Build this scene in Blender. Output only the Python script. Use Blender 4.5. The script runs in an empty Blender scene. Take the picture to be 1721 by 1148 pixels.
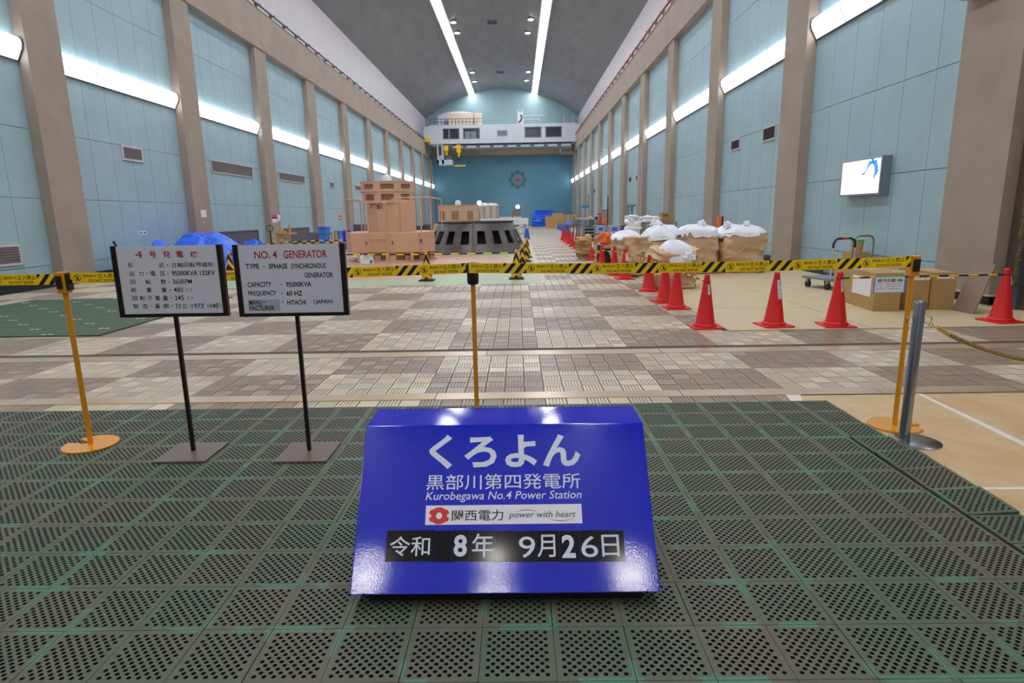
import bpy, math, random
import numpy as np
from mathutils import Vector, Matrix, noise
random.seed(4)
PI = math.pi
S = bpy.context.scene
COL = S.collection

# ------------------------------------------------------------------ camera
FPX, PITCH, ROLL, YAW, EYE = 1022.424, math.radians(11.7618), math.radians(-1.0203), math.radians(-0.7659), 1.5
cp, sp = math.cos(PITCH), math.sin(PITCH)
cyw, syw = math.cos(YAW), math.sin(YAW)
FWD = Vector((syw*cp, cyw*cp, -sp)); R0 = Vector((cyw, -syw, 0)); U0 = R0.cross(FWD)
RGT = math.cos(ROLL)*R0 + math.sin(ROLL)*U0
UPV = -math.sin(ROLL)*R0 + math.cos(ROLL)*U0
CAM = Vector((0, 0, EYE))
cd = bpy.data.cameras.new('camera'); cam = bpy.data.objects.new('camera', cd); COL.objects.link(cam)
mw = Matrix((RGT, UPV, -FWD)).transposed().to_4x4(); mw.translation = CAM
cam.matrix_world = mw
cd.sensor_fit = 'HORIZONTAL'; cd.sensor_width = 36; cd.lens = 36*FPX/1721
cd.clip_start = 0.05; cd.clip_end = 300
S.camera = cam

# ------------------------------------------------------------------ colour management, world, lights
S.view_settings.view_transform = 'Standard'; S.view_settings.look = 'None'
S.view_settings.gamma = 1; S.view_settings.use_curve_mapping = False
S.view_settings.exposure = 0.0
S.cycles.use_denoising = True
S.cycles.max_bounces = 7; S.cycles.diffuse_bounces = 4; S.cycles.glossy_bounces = 3
S.cycles.sample_clamp_indirect = 6
w = bpy.data.worlds.new('world'); S.world = w; w.use_nodes = True
w.node_tree.nodes['Background'].inputs[0].default_value = (0.8, 0.85, 0.9, 1)
w.node_tree.nodes['Background'].inputs[1].default_value = 0.25
CEIL_E, WALL_E, SPOT_E, LAMP_E = 19.0, 5.5, 60.0, 60.0     # radiance of the ceiling troughs, wall fixtures, ceiling spots, added rear lamps

# pixel -> world helpers (1721 x 1148 frame): a ray of the camera cut by a world plane
def ray(u, v): return FWD + RGT*((u-860.5)/FPX) - UPV*((v-574)/FPX)
def cut(k, val, u, v):
    d = ray(u, v); t = (val-CAM[k])/d[k]; return CAM + d*t
def G(u, v, z=0.0): return cut(2, z, u, v)
def PX(u, v, x): return cut(0, x, u, v)
def PY(u, v, y): return cut(1, y, u, v)
def PP(u, v, o, n):
    d = ray(u, v); t = (o-CAM).dot(n)/d.dot(n); return CAM + d*t

# ------------------------------------------------------------------ materials
def srgb(c):
    return tuple((x/12.92 if x <= 0.04045 else ((x+0.055)/1.055)**2.4) for x in (i/255 for i in c))
MATS = {}
def mat(name, c, rough=0.6, metal=0.0, var=0.0, scale=3.0, bump=0.0, bscale=60.0, spec=0.5, c2=None, emit=0.0, coat=0.0, trans=0.0, stretch=(1, 1, 1)):
    """procedural surface: base colour broken up by noise (towards c2), optional fine bump"""
    if name in MATS: return MATS[name]
    m = bpy.data.materials.new(name); m.use_nodes = True; nt = m.node_tree; N = nt.nodes; L = nt.links
    b = N['Principled BSDF']; c = srgb(c)
    b.inputs['Roughness'].default_value = rough; b.inputs['Metallic'].default_value = metal
    b.inputs['Specular IOR Level'].default_value = spec; b.inputs['Coat Weight'].default_value = coat
    b.inputs['Coat Roughness'].default_value = 0.12
    b.inputs['Transmission Weight'].default_value = trans
    b.inputs['Base Color'].default_value = (*c, 1)
    if emit:
        b.inputs['Emission Color'].default_value = (*c, 1); b.inputs['Emission Strength'].default_value = emit
    if var or bump:
        g = N.new('ShaderNodeNewGeometry'); mp = N.new('ShaderNodeMapping'); mp.inputs['Scale'].default_value = stretch
        L.new(g.outputs['Position'], mp.inputs['Vector'])
    if var:
        n = N.new('ShaderNodeTexNoise'); n.inputs['Scale'].default_value = scale; n.inputs['Detail'].default_value = 5
        n.inputs['Roughness'].default_value = 0.6
        L.new(mp.outputs[0], n.inputs['Vector'])
        r = N.new('ShaderNodeValToRGB'); r.color_ramp.elements[0].position = 0.3; r.color_ramp.elements[1].position = 0.7
        d = srgb2(c2) if c2 else tuple(x*(1-var) for x in c)
        e = c if c2 else tuple(min(1, x*(1+var*0.6)) for x in c)
        r.color_ramp.elements[0].color = (*d, 1); r.color_ramp.elements[1].color = (*e, 1)
        L.new(n.outputs['Fac'], r.inputs[0]); L.new(r.outputs[0], b.inputs['Base Color'])
    if bump:
        n2 = N.new('ShaderNodeTexNoise'); n2.inputs['Scale'].default_value = bscale; n2.inputs['Detail'].default_value = 3
        L.new(mp.outputs[0], n2.inputs['Vector'])
        bp = N.new('ShaderNodeBump'); bp.inputs['Strength'].default_value = bump; bp.inputs['Distance'].default_value = 0.01
        L.new(n2.outputs['Fac'], bp.inputs['Height']); L.new(bp.outputs[0], b.inputs['Normal'])
    MATS[name] = m; return m
def srgb2(c): return srgb(c)
def mth(nt, op, a, b=None, c=None):
    n = nt.nodes.new('ShaderNodeMath'); n.operation = op
    for i, x in enumerate((a, b, c)):
        if x is None: continue
        if isinstance(x, (int, float)): n.inputs[i].default_value = x
        else: nt.links.new(x, n.inputs[i])
    return n.outputs[0]
def mixc(nt, f, a, b):
    n = nt.nodes.new('ShaderNodeMix'); n.data_type = 'RGBA'
    for s, x in ((n.inputs[0], f), (n.inputs[6], a), (n.inputs[7], b)):
        if isinstance(x, (int, float)): s.default_value = x
        elif isinstance(x, tuple): s.default_value = (*x, 1)
        else: nt.links.new(x, s)
    return n.outputs[2]

TPX, TPY, TX0, TY0 = 0.1715, 0.1765, 0.203, 5.755      # floor tile pitch and the corner of one six-by-six patch
def floor_material(far):
    m = bpy.data.materials.new('floor_tile_far' if far else 'floor_tile'); m.use_nodes = True; nt = m.node_tree; N = nt.nodes; L = nt.links
    b = N['Principled BSDF']
    g = N.new('ShaderNodeNewGeometry'); sx = N.new('ShaderNodeSeparateXYZ'); L.new(g.outputs['Position'], sx.inputs[0])
    tx = mth(nt, 'DIVIDE', mth(nt, 'SUBTRACT', sx.outputs[0], TX0), TPX); ty = mth(nt, 'DIVIDE', mth(nt, 'SUBTRACT', sx.outputs[1], TY0), TPY)
    fx = mth(nt, 'FLOOR', tx); fy = mth(nt, 'FLOOR', ty)
    par = mth(nt, 'FLOORED_MODULO', mth(nt, 'ADD', mth(nt, 'FLOOR', mth(nt, 'DIVIDE', tx, 6)), mth(nt, 'FLOOR', mth(nt, 'DIVIDE', ty, 6))), 2)
    cb = N.new('ShaderNodeCombineXYZ'); L.new(fx, cb.inputs[0]); L.new(fy, cb.inputs[1])
    wn = N.new('ShaderNodeTexWhiteNoise'); wn.noise_dimensions = '2D'; L.new(cb.outputs[0], wn.inputs['Vector'])
    col = mixc(nt, par, srgb((160, 139, 121)), srgb((211, 196, 173)))
    hs = N.new('ShaderNodeHueSaturation'); L.new(col, hs.inputs['Color'])
    L.new(mth(nt, 'MULTIPLY_ADD', wn.outputs['Value'], 0.22, 0.88), hs.inputs['Value'])
    L.new(mth(nt, 'MULTIPLY_ADD', wn.outputs['Value'], 0.35, 0.8), hs.inputs['Saturation'])
    n = N.new('ShaderNodeTexNoise'); n.inputs['Scale'].default_value = 0.9; n.inputs['Detail'].default_value = 6; L.new(g.outputs['Position'], n.inputs['Vector'])
    rp = N.new('ShaderNodeMapRange'); rp.inputs[1].default_value = 0.42; rp.inputs[2].default_value = 0.72; L.new(n.outputs['Fac'], rp.inputs[0])
    c3 = mixc(nt, mth(nt, 'MULTIPLY', rp.outputs[0], 0.35), hs.outputs[0], srgb((150, 128, 112)))
    sz = mth(nt, 'SUBTRACT', 1.0, mth(nt, 'GREATER_THAN', sx.outputs[2], -0.0022))
    if not far: c3 = mixc(nt, mth(nt, 'MULTIPLY', sz, 0.75), c3, srgb((98, 80, 66)))
    if far:
        gx = mth(nt, 'GREATER_THAN', mth(nt, 'ABSOLUTE', mth(nt, 'SUBTRACT', mth(nt, 'FRACT', tx), 0.5)), 0.465)
        gy = mth(nt, 'GREATER_THAN', mth(nt, 'ABSOLUTE', mth(nt, 'SUBTRACT', mth(nt, 'FRACT', ty), 0.5)), 0.465)
        c3 = mixc(nt, mth(nt, 'MAXIMUM', gx, gy), c3, srgb((105, 92, 82)))
    L.new(c3, b.inputs['Base Color'])
    rr = N.new('ShaderNodeMapRange'); rr.inputs[3].default_value = 0.3; rr.inputs[4].default_value = 0.5; L.new(n.outputs['Fac'], rr.inputs[0])
    L.new(rr.outputs[0], b.inputs['Roughness'])
    return m
def mat_tile_material():
    m = bpy.data.materials.new('perforated_green'); m.use_nodes = True; nt = m.node_tree; N = nt.nodes; L = nt.links
    b = N['Principled BSDF']; b.inputs['Roughness'].default_value = 0.55
    g = N.new('ShaderNodeNewGeometry'); oi = N.new('ShaderNodeObjectInfo'); tc = N.new('ShaderNodeTexCoord')
    n = N.new('ShaderNodeTexNoise'); n.inputs['Scale'].default_value = 1.7; n.inputs['Detail'].default_value = 5; L.new(g.outputs['Position'], n.inputs['Vector'])
    f = N.new('ShaderNodeMapRange'); f.inputs[1].default_value = 0.3; f.inputs[2].default_value = 0.7
    L.new(mth(nt, 'MULTIPLY_ADD', oi.outputs['Random'], 0.22, mth(nt, 'SUBTRACT', n.outputs['Fac'], 0.11)), f.inputs[0])
    c = mixc(nt, f.outputs[0], srgb((74, 92, 69)), srgb((95, 88, 73)))
    s = N.new('ShaderNodeSeparateXYZ'); L.new(tc.outputs['Object'], s.inputs[0])
    e = mth(nt, 'MAXIMUM', mth(nt, 'ABSOLUTE', s.outputs[0]), mth(nt, 'ABSOLUTE', s.outputs[1]))
    n3 = N.new('ShaderNodeTexNoise'); n3.inputs['Scale'].default_value = 3.2; L.new(g.outputs['Position'], n3.inputs['Vector'])
    ef = mth(nt, 'MULTIPLY', mth(nt, 'GREATER_THAN', e, 0.119), mth(nt, 'GREATER_THAN', n3.outputs['Fac'], 0.57))
    c = mixc(nt, mth(nt, 'MULTIPLY', ef, 0.6), c, srgb((72, 134, 106)))
    L.new(c, b.inputs['Base Color']); return m

M_TILE, M_TILEF, M_MAT = floor_material(False), floor_material(True), mat_tile_material()
M_GROUT = mat('grout', (96, 82, 70), 0.9, var=0.2, scale=8)
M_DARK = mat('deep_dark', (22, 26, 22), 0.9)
M_PANEL = mat('blue_panel', (160, 187, 198), 0.62, var=0.07, scale=1.3, bump=0.12, bscale=140)
M_PANELB = mat('blue_panel_dark', (98, 148, 170), 0.6, var=0.1, scale=0.4)
M_PANELU = mat('pale_teal', (150, 178, 184), 0.7, var=0.06, scale=0.5)
M_JOINT = mat('joint_dark', (70, 92, 104), 0.8)
M_TAN = mat('tan_concrete', (164, 148, 135), 0.75, var=0.1, scale=1.2, bump=0.15, bscale=30)
M_PINK = mat('pale_concrete', (204, 194, 200), 0.45, var=0.08, scale=2, stretch=(1, 2, 0.3))
M_CEIL = mat('ceiling_grey', (142, 143, 147), 0.7, var=0.14, scale=1.2, bump=0.4, bscale=9, stretch=(1, 0.25, 1))
M_BLACK = mat('black', (18, 18, 20), 0.45)
M_RUBBER = mat('black_rubber', (26, 27, 30), 0.6)
M_WHITE = mat('white_paint', (226, 230, 236), 0.4)
M_CRANE = mat('crane_white', (205, 212, 220), 0.45, var=0.05, scale=0.6)
M_STEEL = mat('steel', (158, 162, 168), 0.24, metal=1.0)
M_YEL = mat('safety_yellow', (250, 196, 8), 0.5)
M_YPOST = mat('post_yellow', (226, 150, 18), 0.28, coat=0.4)
M_RED = mat('cone_red', (222, 34, 34), 0.42, var=0.06, scale=9)
M_REDP = mat('letter_red', (176, 20, 32), 0.5)
M_BLUE = mat('sign_blue', (16, 36, 194), 0.065, var=0.04, scale=3, bump=0.02, bscale=160, spec=0.55)
M_PLATEB = mat('plate_black', (6, 6, 8), 0.1, spec=0.28)
M_LET = mat('letter_white', (216, 222, 236), 0.4)
M_TARP = mat('blue_tarp', (40, 102, 240), 0.35, var=0.12, scale=4)
M_BIN = mat('bin_blue', (70, 130, 236), 0.4)
M_BRONZE = mat('bronze_frame', (44, 38, 32), 0.35, metal=0.6)
M_BPLATE = mat('bronze_plate', (118, 102, 92), 0.4, var=0.08, scale=10, metal=0.3)
M_BOARD = mat('board_white', (214, 216, 224), 0.4)
M_CARD = mat('cardboard', (180, 148, 96), 0.75, var=0.07, scale=5)
M_CARD2 = mat('cardboard_tan', (200, 160, 112), 0.75, var=0.07, scale=5)
M_KRAFT = mat('kraft_bag', (206, 172, 134), 0.55, var=0.09, scale=4)
M_LINER = mat('white_liner', (238, 238, 246), 0.4, var=0.03, scale=6)
M_PLY = mat('plywood_sheet', (214, 184, 142), 0.45, var=0.09, scale=3.0, bump=0.03, bscale=40, c2=(194, 158, 112))
M_PLY2 = mat('floor_sheet', (208, 186, 150), 0.5, var=0.05, scale=2)
M_TAPEW = mat('white_tape', (226, 216, 206), 0.5)
M_MACH = mat('machine_tan', (214, 172, 140), 0.5, var=0.04, scale=2)
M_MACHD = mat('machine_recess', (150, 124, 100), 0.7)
M_IRON = mat('raw_iron', (118, 112, 112), 0.42, metal=0.55, var=0.25, scale=2.5, c2=(96, 84, 80))
M_WOOD = mat('wood', (196, 148, 92), 0.6, var=0.15, scale=5)
M_GREYD = mat('slate_grey', (92, 88, 104), 0.6, var=0.1, scale=2)
M_GREYM = mat('mid_grey', (128, 136, 146), 0.5, metal=0.2)
M_GREEN = mat('green_tape', (70, 180, 90), 0.5)
M_GPAINT = mat('green_paint', (172, 184, 148), 0.45, var=0.08, scale=2)
M_SPAINT = mat('salmon_paint', (204, 158, 134), 0.45, var=0.08, scale=2)
M_TPAINT = mat('teal_paint', (150, 190, 172), 0.45, var=0.08, scale=2)
M_DGREEN = mat('dark_green', (76, 96, 70), 0.6, var=0.12, scale=5)
M_ORANGE = mat('orange', (232, 104, 44), 0.5)
M_GOLD = mat('rope_gold', (150, 128, 70), 0.6, var=0.2, scale=30)
M_GLASSD = mat('dark_glass', (58, 64, 70), 0.2)
M_PLATE = mat('rail_plate', (196, 172, 146), 0.3, metal=0.35, var=0.1, scale=3)
M_BRASS = mat('edge_brass', (206, 178, 80), 0.35, metal=0.4)
M_LIGHTW = mat('tube_light', (245, 250, 255), 0.5, emit=WALL_E)
M_LIGHTC = mat('ceiling_light_surface', (245, 250, 255), 0.5, emit=CEIL_E)
M_SPOT = mat('spot_light_surface', (255, 252, 246), 0.5, emit=SPOT_E)
M_LAMP = mat('lamp_surface', (255, 250, 240), 0.5, emit=LAMP_E)
M_SCREEN = mat('backlit_white', (255, 252, 240), 0.5, emit=1.15)
M_SCRBLUE = mat('backlit_blue', (60, 140, 255), 0.5, emit=0.75)
M_VENT = mat('vent_dark', (126, 116, 120), 0.6)
M_BROWN = mat('vent_brown', (60, 44, 42), 0.7)
M_PAPER = mat('paper', (236, 236, 240), 0.6)
M_BAND = mat('end_beam_brown', (122, 108, 90), 0.7, var=0.06, scale=1)
M_WRAP = mat('plastic_wrap', (206, 186, 168), 0.15, var=0.25, scale=9, coat=1.0)

# ------------------------------------------------------------------ mesh building
class MB:
    def __init__(s): s.v = []; s.f = []; s.m = []
    def add(s, vs, fs, m=0):
        o = len(s.v); s.v += [tuple(x) for x in vs]
        for f in fs: s.f.append(tuple(i+o for i in f)); s.m.append(m)
        return s
    def box(s, x0, x1, y0, y1, z0, z1, m=0, rot=0, taper=1.0):
        cx, cy = (x0+x1)/2, (y0+y1)/2; vs = []
        for z, t in ((z0, 1.0), (z1, taper)):
            for x, y in ((x0, y0), (x1, y0), (x1, y1), (x0, y1)):
                dx, dy = (x-cx)*t, (y-cy)*t
                vs.append((cx+dx*math.cos(rot)-dy*math.sin(rot), cy+dx*math.sin(rot)+dy*math.cos(rot), z))
        return s.add(vs, [(0, 3, 2, 1), (4, 5, 6, 7), (0, 1, 5, 4), (1, 2, 6, 5), (2, 3, 7, 6), (3, 0, 4, 7)], m)
    def prism(s, poly, a, b, axis='z', m=0):
        n = len(poly); T = {'z': lambda p, h: (p[0], p[1], h), 'x': lambda p, h: (h, p[0], p[1]), 'y': lambda p, h: (p[0], h, p[1])}[axis]
        vs = [T(p, a) for p in poly]+[T(p, b) for p in poly]
        return s.add(vs, [tuple(range(n-1, -1, -1)), tuple(range(n, 2*n))]+[(i, (i+1) % n, n+(i+1) % n, n+i) for i in range(n)], m)
    def lathe(s, prof, n=24, c=(0, 0, 0), m=0, cap=True, a0=0.0):
        vs = []; k = len(prof)
        for r, z in prof:
            for i in range(n):
                a = a0+2*PI*i/n; vs.append((c[0]+r*math.cos(a), c[1]+r*math.sin(a), c[2]+z))
        fs = [(j*n+i, j*n+(i+1) % n, (j+1)*n+(i+1) % n, (j+1)*n+i) for j in range(k-1) for i in range(n)]
        if cap: fs += [tuple(range(n-1, -1, -1)), tuple(range((k-1)*n, k*n))]
        return s.add(vs, fs, m)
    def tube(s, pts, r, n=8, m=0, closed=False):
        pts = [Vector(p) for p in pts]; k = len(pts); vs = []
        rr = r if isinstance(r, (list, tuple)) else [r]*k
        up = None
        for i, p in enumerate(pts):
            a = pts[(i-1) % k] if (i or closed) else p; b = pts[(i+1) % k] if (i < k-1 or closed) else p
            t = (b-a).normalized()
            if up is None:
                up = Vector((0, 0, 1)) if abs(t.z) < 0.9 else Vector((1, 0, 0))
            x = t.cross(up).normalized(); up = x.cross(t).normalized()
            for j in range(n):
                an = 2*PI*j/n; vs.append(p+(x*math.cos(an)+up*math.sin(an))*rr[i])
        kk = k if closed else k-1
        fs = [(i*n+j, i*n+(j+1) % n, ((i+1) % k)*n+(j+1) % n, ((i+1) % k)*n+j) for i in range(kk) for j in range(n)]
        if not closed: fs += [tuple(range(n-1, -1, -1)), tuple(range((k-1)*n, k*n))]
        return s.add(vs, fs, m)
    def quad(s, a, b, c, d, m=0): return s.add([a, b, c, d], [(0, 1, 2, 3)], m)
    def mesh(s, name, mats, smooth=False):
        me = bpy.data.meshes.new(name); me.from_pydata(s.v, [], s.f)
        for x in (mats if isinstance(mats, (list, tuple)) else [mats]): me.materials.append(x)
        if any(s.m): me.polygons.foreach_set('material_index', s.m)
        if smooth:
            me.polygons.foreach_set('use_smooth', [True]*len(s.f))
            try: me.set_sharp_from_angle(angle=math.radians(smooth if smooth is not True else 40))
            except Exception: pass
        me.update(); return me
    def build(s, name, mats, parent=None, smooth=False, loc=(0, 0, 0), rz=0.0, bevel=0.0):
        o = bpy.data.objects.new(name, s.mesh(name, mats, smooth)); COL.objects.link(o)
        o.location = loc; o.rotation_euler = (0, 0, rz)
        if parent: o.parent = parent
        if bevel:
            b = o.modifiers.new('bevel', 'BEVEL'); b.width = bevel; b.segments = 2; b.limit_method = 'ANGLE'
        return o
def inst(name, me, parent=None, loc=(0, 0, 0), rz=0.0):
    o = bpy.data.objects.new(name, me); COL.objects.link(o); o.location = loc; o.rotation_euler = (0, 0, rz)
    if parent: o.parent = parent
    return o
def tag(o, label=None, cat=None, group=None, kind=None):
    if label: o['label'] = label
    if cat: o['category'] = cat
    if group: o['group'] = group
    if kind: o['kind'] = kind
    return o
def thing(name, label, cat, loc=(0, 0, 0), rz=0.0, group=None):
    o = bpy.data.objects.new(name, None); COL.objects.link(o); o.location = loc; o.rotation_euler = (0, 0, rz)
    o.empty_display_size = 0.2
    return tag(o, label, cat, group)
def struct(name, mb, mats, parent=None, smooth=False):
    o = mb.build(name, mats, parent, smooth)
    if not parent: o['kind'] = 'structure'
    return o
def dup(root, label, loc, rz=0.0, group=None):
    r = root.copy(); COL.objects.link(r); r.location = loc; r.rotation_euler = (0, 0, rz); r['label'] = label
    if group: r['group'] = group
    for ch in list(root.children):
        c = ch.copy(); COL.objects.link(c); c.parent = r
        for g in list(ch.children):
            d = g.copy(); COL.objects.link(d); d.parent = c
    return r

# ------------------------------------------------------------------ lettering: text turned into thin meshes
TXT = {}
def glyphs(s, bold=0.0, shear=0.0):
    k = (s, bold, shear)
    if k not in TXT:
        c = bpy.data.curves.new('t', 'FONT'); c.body = s; c.resolution_u = 3; c.offset = bold; c.shear = shear
        o = bpy.data.objects.new('t', c); COL.objects.link(o); bpy.context.view_layer.update()
        me = bpy.data.meshes.new_from_object(o.evaluated_get(bpy.context.evaluated_depsgraph_get()))
        vs = np.array([v.co[:2] for v in me.vertices]); fs = [tuple(p.vertices) for p in me.polygons]
        bpy.data.objects.remove(o); bpy.data.curves.remove(c); bpy.data.meshes.remove(me)
        TXT[k] = (vs, fs)
    return TXT[k]
def put_text(mb, s, o, ex, ey, w=None, h=None, m=0, bold=0.0, shear=0.0, lift=0.0008):
    """text with its lower left corner at o, running along ex, up along ey, scaled to w x h"""
    vs, fs = glyphs(s, bold, shear); lo = vs.min(0); d = vs.max(0)-lo
    ex = Vector(ex).normalized(); ey = Vector(ey).normalized(); n = ex.cross(ey); o = Vector(o)+n*lift
    sy = h/d[1] if h else w/d[0]; sx = w/d[0] if w else sy
    mb.add([o+ex*float((p[0]-lo[0])*sx)+ey*float((p[1]-lo[1])*sy) for p in vs], fs, m)
def text_px(mb, s, box, plane, m=0, bold=0.0, shear=0.0, lift=0.0008):
    """fit text to a pixel box (u0,v0,u1,v1) lying on a world plane (origin, ex, ey)"""
    o, ex, ey = plane; n = ex.cross(ey)
    a = PP(box[0], box[3], o, n); b = PP(box[2], box[3], o, n); c = PP(box[0], box[1], o, n)
    put_text(mb, s, o+ex*(a-o).dot(ex)+ey*(a-o).dot(ey), ex, ey, (b-a).dot(ex), (c-a).dot(ey), m, bold, shear, lift)
# ================================================================== SETTING
XL, XR, XFL, XFR, YB, YR = -11.35, 7.35, -11.1, 7.1, 84.5, -9.0
PLATES = ((4.86, 5.04), (6.46, 6.68))
GAPS = ((4.835, 4.86), (6.435, 6.46))
# ---- floor: slab, tiles, two cover plates
mb = MB(); mb.box(XL-1, XR+1, YR-1, YB+0.5, -0.3, -0.007)
floor = struct('floor', mb, [M_GROUT])
def tile_mesh(kind):
    hx, hy = TPX/2-0.0045, TPY/2-0.0045; b = MB(); z0, z1, zg = -0.007, 0.0, -0.005
    if kind == 0: b.box(-hx, hx, -hy, hy, z0, z1, taper=0.985)
    else:
        A, B = (hx, hy) if kind == 1 else (hy, hx); pr = []; n = 6; p = 2*A/n; g = 0.0042
        for i in range(n):
            x0 = -A+i*p+(g if i else 0); x1 = -A+(i+1)*p-(g if i < n-1 else 0)
            pr += [(x0, z1), (x1, z1)]
            if i < n-1: pr += [(x1+0.001, zg), (x1+2*g-0.001, zg)]
        pr = [(-A, z0)]+pr+[(A, z0)]
        vs = []
        for t in (-B, B):
            for a, z in pr: vs.append((a, t, z) if kind == 1 else (t, a, z))
        k = len(pr); fs = [(i, i+1, k+i+1, k+i) for i in range(k-1)]
        if kind == 1: fs = [f[::-1] for f in fs]
        fs += [tuple(range(k)), tuple(range(2*k-1, k-1, -1))] if kind == 1 else [tuple(range(k-1, -1, -1)), tuple(range(k, 2*k))]
        b.add(vs, fs)
    return b
TM = [tile_mesh(k) for k in range(3)]
TMesh = [t.mesh('tile', [M_TILE]) for t in TM]
def tkind(i, j):
    if (i+j) % 2 == 0: return 1
    return 2 if (i*7+j*3) % 5 < 3 else 0
cells = []
for j in range(-6, 140):
    y = TY0+(j+0.5)*TPY
    if any(a-TPY*0.42 < y < b+TPY*0.42 for a, b in PLATES): continue
    for i in range(-68, 42):
        x = TX0+(i+0.5)*TPX
        if x < XL or x > XR: continue
        cells.append((i, j, x, y))
def hidden(x, y):
    if y < 4.62 and x < 2.35: return True
    if x > 2.25 and y < 4.8: return True
    if x > 2.66+(y-7.66)*0.05 and y > 7.7: return True
    return False
near = [c for c in cells if not hidden(c[2], c[3]) and abs(c[2]-0.2) < 0.86*c[3]*0.95+0.15]
near.sort(key=lambda c: c[3]+abs(c[2])*0.12)
chosen = near[:300]; cs = set((c[0], c[1]) for c in chosen)
for i, j, x, y in chosen:
    inst('tile', TMesh[tkind(i, j)], floor, (x, y, random.uniform(-0.0008, 0.0006)))
# the rest of the tiles: one joined part
V, F, off = [], [], 0
T3 = [(np.array(t.v), t.f) for t in TM]
LV, LF, base = [], [], 0
for i, j, x, y in cells:
    if (i, j) in cs or hidden(x, y): continue
    k = tkind(i, j) if y < 12.5 and abs(x) < y*0.95 else 0
    tv, tf = T3[k]
    LV.append(tv+np.array((x, y, random.uniform(-0.0008, 0.0006)))); LF += [tuple(a+base for a in f) for f in tf]; base += len(tv)
me = bpy.data.meshes.new('tiles'); me.from_pydata(np.concatenate(LV).tolist(), [], LF); me.materials.append(M_TILE)
o = inst('tiles', me, floor); tag(o, kind='stuff')
mb = MB(); mb.box(XL, XR, TY0+140*TPY, YB, -0.006, -0.001); o = mb.build('far_tiles', [M_TILEF], floor); tag(o, kind='stuff')
for k, (a, b) in enumerate(PLATES):
    xs = [-11.3, -8.9, -6.6, -4.28, -2.0, -0.72+k*0.35, 1.35+k*0.2, 3.0+k*0.1, 4.15, 5.8, 7.3]
    for i in range(len(xs)-1):
        mb = MB(); mb.box(xs[i]+0.004, xs[i+1]-0.004, a, b, -0.007, 0.004)
        if k == 0 and i < 5: mb.box(xs[i]+0.004, xs[i+1]-0.004, a, a+0.012, 0.004, 0.006, m=1)
        mb.build('cover_plate', [M_PLATE, M_BRASS], floor)
    mb = MB(); mb.box(XL, XR, GAPS[k][0], GAPS[k][1], -0.0069, -0.0045); mb.build('joint_gap', [M_BLACK], floor)

# ---- walls with their panels, pillars and beams
LF_COL = [(1.9, 3.0), (8.3, 9.5), (14.77, 15.9), (21.24, 22.4), (27.7, 28.89), (34.23, 35.5), (40.8, 42.0), (47.4, 48.6), (53.9, 55.1), (60.5, 61.7), (67.0, 68.2), (73.6, 74.8), (80.2, 81.3)]
RT_COL = [(3.0, 4.2), (9.23, 10.5), (16.08, 17.35), (22.8, 23.9), (29.46, 30.55), (35.84, 37.17), (42.2, 43.6), (48.4, 49.7), (54.5, 55.8), (60.6, 61.9), (66.7, 67.9), (72.5, 73.6), (78.3, 79.5)]
ROWS_L = [0.2, 0.5, 2.08, 3.65, 5.3, 7.24, 8.85]
ROWS_R = [0.2, 0.55, 2.16, 3.86, 5.62, 7.74, 9.2]
ZBL, ZBR, ZTL, ZTR = 8.72, 9.1, 10.4, 10.7
def side_wall(name, xw, xf, cols, rows, zb, zt, s):
    wl = MB(); wl.box(min(xw+0.03*s, xw+0.4*s), max(xw+0.03*s, xw+0.4*s), YR, YB, -0.3, zb+0.3)
    wall = struct(name, wl, [M_JOINT])
    cl = [(-5.0, -3.8)]+cols+[(YB, YB+1)]; cache = {}; pan = []
    for b in range(len(cl)-1):
        y0, y1 = cl[b][1], cl[b+1][0]; n = max(1, round((y1-y0)/0.91)); w = (y1-y0)/n
        for i in range(n):
            for r in range(len(rows)-1):
                pan.append((y0+i*w, w, rows[r], rows[r+1]))
    vis = [p for p in pan if p[0] > 7]; vis.sort(key=lambda p: p[0]); one = vis[:260]
    rest = MB()
    for p in pan:
        y, w, z0, z1 = p; g = 0.006
        if p in one:
            k = (round(w, 3), round(z1-z0, 3))
            if k not in cache:
                q = MB(); q.box(min(0, 0.035*s), max(0, 0.035*s), g, w-g, g, z1-z0-g); cache[k] = q.mesh('panel', [M_PANEL])
            inst('panel', cache[k], wall, (xw, y, z0))
        else: rest.box(min(xw, xw+0.035*s), max(xw, xw+0.035*s), y+g, y+w-g, z0+g, z1-g)
    tag(rest.build('panels', [M_PANEL], wall), kind='stuff')
    return wall
wall_left = side_wall('wall_left', XL, XFL, LF_COL, ROWS_L, ZBL, ZTL, -1)
wall_right = side_wall('wall_right', XR, XFR, RT_COL, ROWS_R, ZBR, ZTR, 1)
for cols, xf, xw, zb in ((LF_COL, XFL, XL, ZBL), (RT_COL, XFR, XR, ZBR)):
    par = wall_left if xf < 0 else wall_right
    for k, (a, b) in enumerate([(-5.0, -3.8)]+cols):
        mb = MB(); z0 = 0.0
        if xf > 0 and k == 2: z0 = 0.16
        mb.box(min(xf, xw+0.05*(1 if xf > 0 else -1)), max(xf, xw+0.05*(1 if xf > 0 else -1)), a, b, z0, zb)
        if z0:                                  # pale plinth edge and the dark foot under the nearest pillar
            mb.box(xf-0.012, xw, a-0.012, b+0.012, z0, z0+0.03, m=1); mb.box(xf+0.1, xw, a+0.1, b-0.1, 0, z0, m=2)
        mb.build('pillar', [M_TAN, M_PINK, M_BLACK], par)
# beams above the pillars
for nm, x0, x1, z0, z1 in (('trim_1', XL-1.2, XFL+0.05, ZBL, ZTL), ('trim_2', XFR-0.05, XR+1.2, ZBR, ZTR)):
    mb = MB(); mb.box(x0, x1, YR, 79.5, z0, z1); struct(nm, mb, [M_TAN])
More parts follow.
